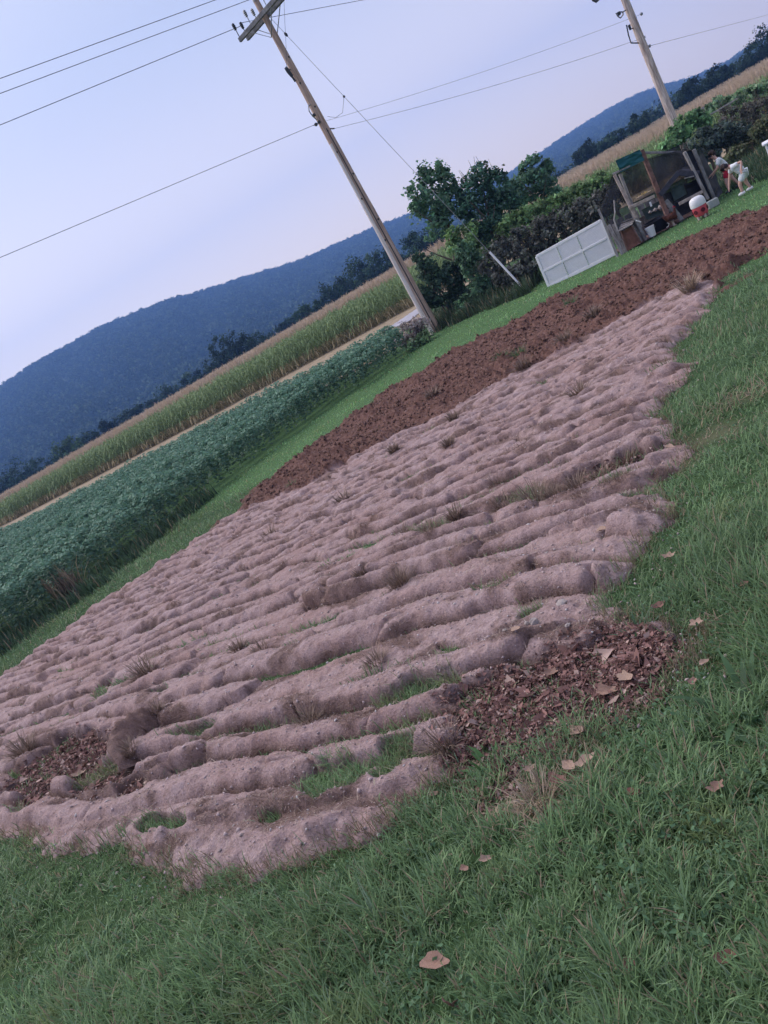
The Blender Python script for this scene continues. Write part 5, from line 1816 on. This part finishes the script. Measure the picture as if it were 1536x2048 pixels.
child(k1, left, 'dark haired child in white shirt and red shorts stepping towards the pen', dict(
    pelvis=(.02, 0, .57), waist=(.05, 0, .68), chest=(.115, 0, .81), neck=(.165, 0, .91), skull=(.19, 0, .965), head=(.205, 0, 1.0), face=(1, .1, -.25),
    sh_l=(.12, -.12, .83), el_l=(.17, -.16, .67), wr_l=(.30, -.14, .57), sh_r=(.11, .12, .83), el_r=(.20, .16, .67), wr_r=(.36, .14, .60),
    hip_l=(.01, -.075, .52), kn_l=(-.03, -.08, .29), an_l=(-.12, -.08, .07), he_l=(-.12, -.08, .035), hip_r=(.03, .075, .52), kn_r=(.12, .08, .29), an_r=(.13, .08, .07), he_r=(.13, .08, .035),
    shorts=M_RED, shoe=M_DARK), 'children playing by the pen')
#==PART4==
# ------------------------------------------------------------------ small things on the ground
def ground_z(x, y):
    x, y = np.atleast_1d(np.asarray(x, float)), np.atleast_1d(np.asarray(y, float))
    h, inside, *_ = soil_all(x, y)
    return float(gz(x, y)[0] + (max(h[0], 0) if inside[0] > 0 else 0))
M_DLEAF = [mat('dead_leaf', c, .75, .25, 30, .3, 90, spec=.3) for c in ((.24, .13, .105), (.31, .19, .145), (.20, .095, .075), (.36, .245, .19))]
def leaf_mesh(seed, lobed):
    r = random.Random(seed)
    m = 18
    out = []
    for k in range(m):
        a = 2 * math.pi * k / m
        w = .5 * (abs(math.cos(a)) ** .85) * (1 if math.cos(a) > 0 else -1)
        l = .30 * math.sin(a) * (1 - .25 * math.cos(a))
        q = 1 + (.20 * math.cos(5 * a + seed) if lobed else .09 * math.cos(4 * a + seed)) + r.uniform(-.10, .08)
        out.append((w * q, l * q))
    V, F = [], []
    for ring in (0, .5, 1):
        if ring == 0:
            V.append((0, 0, .0)); continue
        for x, y in out:
            V.append((x * ring, y * ring, 1.6 * (y * ring) ** 2 * (.5 + r.random() * .9) + (.15 + .3 * (seed % 3)) * (x * ring) ** 2 + r.uniform(-.02, .045)))
    for k in range(m):
        F.append((0, 1 + k, 1 + (k + 1) % m))
        F.append((1 + k, 1 + m + k, 1 + m + (k + 1) % m, 1 + (k + 1) % m))
    n = len(V)
    V2 = V + [(x, y, z - .012) for x, y, z in V]
    F2 = F + [tuple(i + n for i in f[::-1]) for f in F]
    for k in range(m):
        a, b = 1 + m + k, 1 + m + (k + 1) % m
        F2.append((a, b, b + n, a + n))
    return V2, F2
LEAVES = [ # px, py, length px, turn deg, material, lobed, label
 (885, 1948, 58, 8, 1, 0, 'large tan oval leaf lying in the grass at bottom middle'),
 (1273, 1955, 44, 35, 0, 0, 'pinkish brown leaf in the grass between two others at bottom'),
 (1468, 1946, 42, 60, 2, 0, 'dark brown crumpled leaf among long blades at bottom right'),
 (916, 2034, 46, 95, 0, 1, 'brown leaf standing on edge at the very bottom'),
 (1280, 1608, 30, 10, 2, 0, 'round reddish leaf in the grass below the dry patch'),
 (1444, 1598, 34, 50, 1, 1, 'torn tan leaf in the grass near the right side'),
 (1182, 1540, 46, 55, 3, 1, 'curled pale leaf at the lower edge of the leaf litter'),
 (1150, 1553, 36, -5, 3, 0, 'pale flat leaf beside the curled one under the litter'),
 (1125, 1578, 40, -5, 0, 0, 'brown leaf just above the dry grass patch'),
 (1162, 1476, 36, 20, 3, 0, 'pale tan leaf lying on the dark leaf litter'),
 (1394, 1382, 24, 80, 1, 0, 'orange tan leaf in the lawn right of the leaf litter'),
 (1346, 1128, 26, 40, 3, 1, 'crumpled tan leaf on the lawn beside the furrow ends'),
 (1214, 1075, 30, 10, 3, 0, 'pale leaf resting on a grey furrow'),
 (1402, 1264, 28, 25, 3, 1, 'light tan leaf on the lawn above the litter'),
 (1325, 1230, 34, 80, 0, 0, 'orange brown curled leaf at the top corner of the litter'),
 (983, 1737, 24, 30, 3, 1, 'small torn leaf in the lawn below the soil edge'),
 (942, 1757, 20, 0, 1, 0, 'small dull leaf left of the torn one in the lawn'),
 (873, 1597, 20, 15, 3, 0, 'whitish leaf scrap at the tip of the lowest furrow'),
 (1497, 1186, 18, 40, 1, 0, 'small brown leaf near the right edge of the lawn'),
 (1345, 908, 22, 20, 3, 0, 'pale leaf on the lawn by the straw patch'),
 (1110, 1362, 30, 15, 1, 1, 'brown leaf at the upper edge of the leaf litter'),
 (1220, 1395, 44, 30, 1, 1, 'broad tan leaf spread on the right part of the litter'),
 (1260, 1370, 38, -20, 3, 1, 'pale lobed leaf on the right side of the litter'),
 (1068, 1556, 26, 40, 3, 1, 'whitish crumpled leaf below the litter'),
 (1418, 1345, 22, 70, 3, 0, 'upright pale leaf in the grass right of the litter'),
 (162, 1555, 28, 60, 3, 1, 'white dried leaf on the small grass patch at left'),
 (1025, 1350, 40, 30, 3, 1, 'light leaf lying on litter under the stony furrow'),
 (1060, 1310, 24, 10, 3, 0, 'pale leaf beside the rounded stones'),
]
for i, (px, py, lp, dg, mi, lob, lab) in enumerate(LEAVES):
    p = hit(px, py)
    g_ = ground_z(p[0], p[1])
    on_soil = soil_all(np.array([p[0]]), np.array([p[1]]))[1][0] > 0
    s = .88 * lp * np.linalg.norm(p - [0, 0, EYE]) / FPX
    V, F = leaf_mesh(i, lob)
    o = MB().add(V, F).build('fallen_leaf', M_DLEAF[mi], None, True)
    o.scale = (s, s, s * .9)
    o.location = (p[0], p[1], g_ + (.02 if on_soil else .038))
    q_ = hit(px + 10, py) - p
    yaw = math.atan2(q_[1], q_[0])
    o.rotation_euler = (random.uniform(-.2, .2), random.uniform(-.15, .35), yaw + math.radians(dg) + random.uniform(-.1, .1))
    o.rotation_euler.rotate_axis('X', .22)
    if i == 3: o.rotation_euler.rotate_axis('Y', 1.0)
    tag(o, lab, 'leaf', 'fallen leaves')

def rock_mesh(seed, flat):
    bm = bmesh.new()
    bmesh.ops.create_icosphere(bm, subdivisions=3, radius=.5)
    r = np.random.default_rng(seed)
    for v in bm.verts:
        d = np.array(v.co)
        n1 = float(noise(np.array([d[0] * 3 + seed]), np.array([d[1] * 3 + d[2] * 2]), seed)[0])
        v.co = Vector(d * (1 + .28 * n1))
        v.co.z *= flat
    V, F = [tuple(v.co) for v in bm.verts], None
    bm.verts.index_update()
    F = [[v.index for v in f.verts] for f in bm.faces]
    bm.free()
    return V, F
for i, (px, py, lp, flat, lab) in enumerate([(1087, 1279, 26, .8, 'largest rounded grey stone on the furrow above the litter'), (1074, 1285, 14, .8, 'small grey stone touching the largest rounded one'),
        (1133, 1224, 30, .35, 'flat grey slab stone on the furrow right of the rounded stones'), (1078, 1238, 22, .7, 'grey stone in the grass gap above the rounded stones'),
        (1033, 1303, 14, .7, 'small stone left of the rounded stones'), (1150, 1280, 18, .6, 'stone half buried in the furrow below the slab'), (1100, 1410, 14, .7, 'small stone sitting in the leaf litter')]):
    p = hit(px, py)
    s = lp * np.linalg.norm(p - [0, 0, EYE]) / FPX
    V, F = rock_mesh(i + 3, flat)
    o = MB().add(V, F).build('stone', M_STONE, None, True)
    s *= .8
    o.scale = (s, s * .8, s)
    o.rotation_euler = (0, random.uniform(-.2, .2), random.uniform(0, 6))
    o.location = (p[0], p[1], ground_z(p[0], p[1]) + s * .25 * flat)
    tag(o, lab, 'stone', 'stones on the furrows')

def tuft(px, py, rpx, n, L, col, label, cat, name, wd=.004, lean=.7, seed=0, m=M_DRY, group=None):
    p = hit(px, py)
    r = rpx * np.linalg.norm(p - [0, 0, EYE]) / FPX
    g_ = ground_z(p[0], p[1])
    a = RNG.uniform(0, 6.3, n)
    q = r * .5 * np.sqrt(RNG.random(n))
    x, y = p[0] + q * np.cos(a), p[1] + q * np.sin(a)
    cc = np.array(col) * (.55 + .8 * RNG.random((n, 1)))
    v, f, c = blades(x, y, np.full(n, g_ - .02), L * r * (.6 + .6 * RNG.random(n)), np.maximum(wd, np.hypot(x, y) * .0011) * np.ones(n), a + RNG.normal(0, .6, n), np.abs(RNG.normal(lean, .3, n)), RNG.uniform(.2, 1.2, n), cc, cc * 1.2, seg=3)
    o = link(bpy.data.objects.new(name, mesh_np(name, v, f, m, c)))
    return tag(o, label, cat, group)
DRY = (.21, .155, .125)
for px, py, r, lab in [(1163, 800, 26, 'bristly dry tuft standing high in the upper right furrows'), (914, 850, 20, 'dark dry tuft near the brown soil edge'), (1000, 972, 30, 'tall pointed dry tuft left of the grassy strip'),
        (300, 1362, 36, 'broad dry tuft on the furrows at the left'), (545, 1080, 24, 'dry tuft in the middle left furrows'), (805, 1178, 36, 'wide dry tuft right of the upright wisp'), (733, 1165, 22, 'upright wisp of dry grass in mid furrow'),
        (480, 1305, 22, 'dark dry tuft above the long left furrow'), (795, 912, 18, 'small dry tuft below the brown soil corner'), (690, 1010, 24, 'dry tuft left of centre on the fine furrows'),
        (1385, 592, 26, 'heap of pale dry grass at the far right corner of plot'), (1050, 745, 22, 'dry tuft on the border of grey and brown soil'), (905, 905, 18, 'small tuft beside a furrow crest right of centre'),
        (640, 1105, 18, 'small dry tuft in the middle of fine furrows'), (1075, 1010, 44, 'large dry clump in the grassy strip across the furrows'), (1010, 1020, 30, 'dry clump at the left part of the grassy strip'),
        (1160, 985, 30, 'brown dead clump at right part of the grassy strip'), (530, 1310, 26, 'reddish dry tuft beside the dark one at left'), (760, 1340, 30, 'dry fringe tuft under a big furrow in front'), (1130, 690, 20, 'tuft of dead weeds in the brown soil'),
        (1190, 640, 20, 'clump of weeds in upper brown soil'), (870, 800, 20, 'dead grass clump low in the brown soil'), (1080, 1605, 60, 'sprawling patch of pale straw in the lawn'), (60, 1520, 34, 'dry tuft at the left edge beside the litter'),
        (815, 1080, 24, 'dry weed clump at the left tip of the weedy band'), (865, 1066, 26, 'second dry weed clump from the left tip of the weedy band'), (920, 1050, 26, 'dry weed clump left of the large clump in the weedy band'),
        (1115, 1002, 26, 'dead weed clump just right of the large clump in the band'), (1205, 958, 24, 'reddish dead weeds over the thin litter strip'), (1255, 928, 24, 'dead weeds at the right end of the thin litter strip'),
        (280, 1530, 26, 'dry fringe hanging below the upturned roll of sod'), (330, 1450, 22, 'dry grass on top of the upturned roll of sod'), (630, 1460, 30, 'straggling dry grass in the gap between two front furrows'), (900, 1510, 44, 'flattened straw at the end of the front furrows')]:
    tuft(px, py, r, 150, 1.35 if r < 60 else 1.2, (.33, .26, .20) if r >= 60 or 'pale' in lab else DRY, lab, 'grass tuft', 'dry_grass_tuft', lean=.6 if 'upright' not in lab else .25, group='dry tufts')
GRN = (.065, .125, .05)
tuft(985, 1535, 46, 26, 1.3, (.075, .16, .055), 'bright green broad-leaved weed at the lower edge of litter', 'weed', 'weed_plant', .022, .8, m=M_GRASS, group='green weeds')
tuft(1480, 1425, 110, 46, .9, (.055, .11, .05), 'big spreading weed in the lawn at the right', 'weed', 'weed_plant', .026, .9, m=M_GRASS, group='green weeds')
tuft(1278, 1268, 44, 22, 1.2, (.075, .14, .075), 'pale bladed green weed at top of the litter', 'weed', 'weed_plant', .012, .7, m=M_GRASS, group='green weeds')
tuft(1365, 1960, 180, 34, .85, (.10, .17, .085), 'clump of long broad grass blades at bottom right', 'grass clump', 'grass_clump', .007, .9, m=M_GRASS)
tuft(1010, 728, 20, 60, 1.3, GRN, 'green weed sprouting left in the brown soil', 'weed', 'weed_plant', .012, .6, m=M_GRASS, group='green weeds')
tuft(1045, 722, 20, 60, 1.3, GRN, 'green weed on the border of brown and grey soil', 'weed', 'weed_plant', .012, .6, m=M_GRASS, group='green weeds')
tuft(1145, 615, 18, 60, 1.2, GRN, 'green weed high up in the brown soil', 'weed', 'weed_plant', .012, .6, m=M_GRASS, group='green weeds')
tuft(585, 975, 16, 60, 1.2, GRN, 'green weed at the left end of the brown soil', 'weed', 'weed_plant', .012, .6, m=M_GRASS, group='green weeds')

# the upturned roll of sod
pts = [hit(*q) for q in ((272, 1548), (268, 1520), (290, 1488), (318, 1462), (340, 1445))]
V, F = [], []
nn = 40
cv = np.array([[p[0], p[1]] for p in pts])
tt = np.linspace(0, 1, nn)
cx_, cy_ = np.interp(tt, np.linspace(0, 1, 5), cv[:, 0]), np.interp(tt, np.linspace(0, 1, 5), cv[:, 1])
d = np.gradient(np.stack([cx_, cy_], 1), axis=0)
d /= np.linalg.norm(d, axis=1, keepdims=True)
for i in range(nn):
    e_ = max(.01, math.sin(math.pi * i / (nn - 1))) ** .5
    for k in range(26):
        a = 2 * math.pi * k / 26
        w_, h_ = .085 * e_, .165 * e_
        q = 1 + .18 * float(noise(np.array([i * .25]), np.array([k * .5]), 131)[0]) + .07 * float(noise(np.array([i * .8]), np.array([k * 1.1]), 132)[0])
        ox, oz = math.cos(a) * w_ * q + .05 * math.sin(a), math.sin(a) * h_ * q
        x_, y_ = cx_[i] - d[i, 1] * ox, cy_[i] + d[i, 0] * ox
        V.append((x_, y_, float(gz(x_, y_)) + .05 + oz))
for i in range(nn - 1):
    for k in range(26):
        F.append((i * 26 + k, i * 26 + (k + 1) % 26, (i + 1) * 26 + (k + 1) % 26, (i + 1) * 26 + k))
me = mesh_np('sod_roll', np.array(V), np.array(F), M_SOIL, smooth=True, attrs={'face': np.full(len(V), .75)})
tag(link(bpy.data.objects.new('sod_roll', me)), 'upturned dark roll of sod curling over at the left', 'sod')

# ------------------------------------------------------------------ evening haze
M_HAZE = bpy.data.materials.new('haze')
M_HAZE.use_nodes = True
t = M_HAZE.node_tree
t.nodes.remove(t.nodes['Principled BSDF'])
pv = t.nodes.new('ShaderNodeVolumePrincipled')
pv.inputs['Color'].default_value = (.23, .44, .97, 1)
pv.inputs['Density'].default_value = .00048
pv.inputs['Anisotropy'].default_value = .15
t.links.new(pv.outputs[0], t.nodes['Material Output'].inputs['Volume'])
hz = MB().box((0, 0, 222), (6020, 6020, 450)).build('haze', M_HAZE)
tag(hz, 'thin blue evening haze over the valley', kind='stuff')
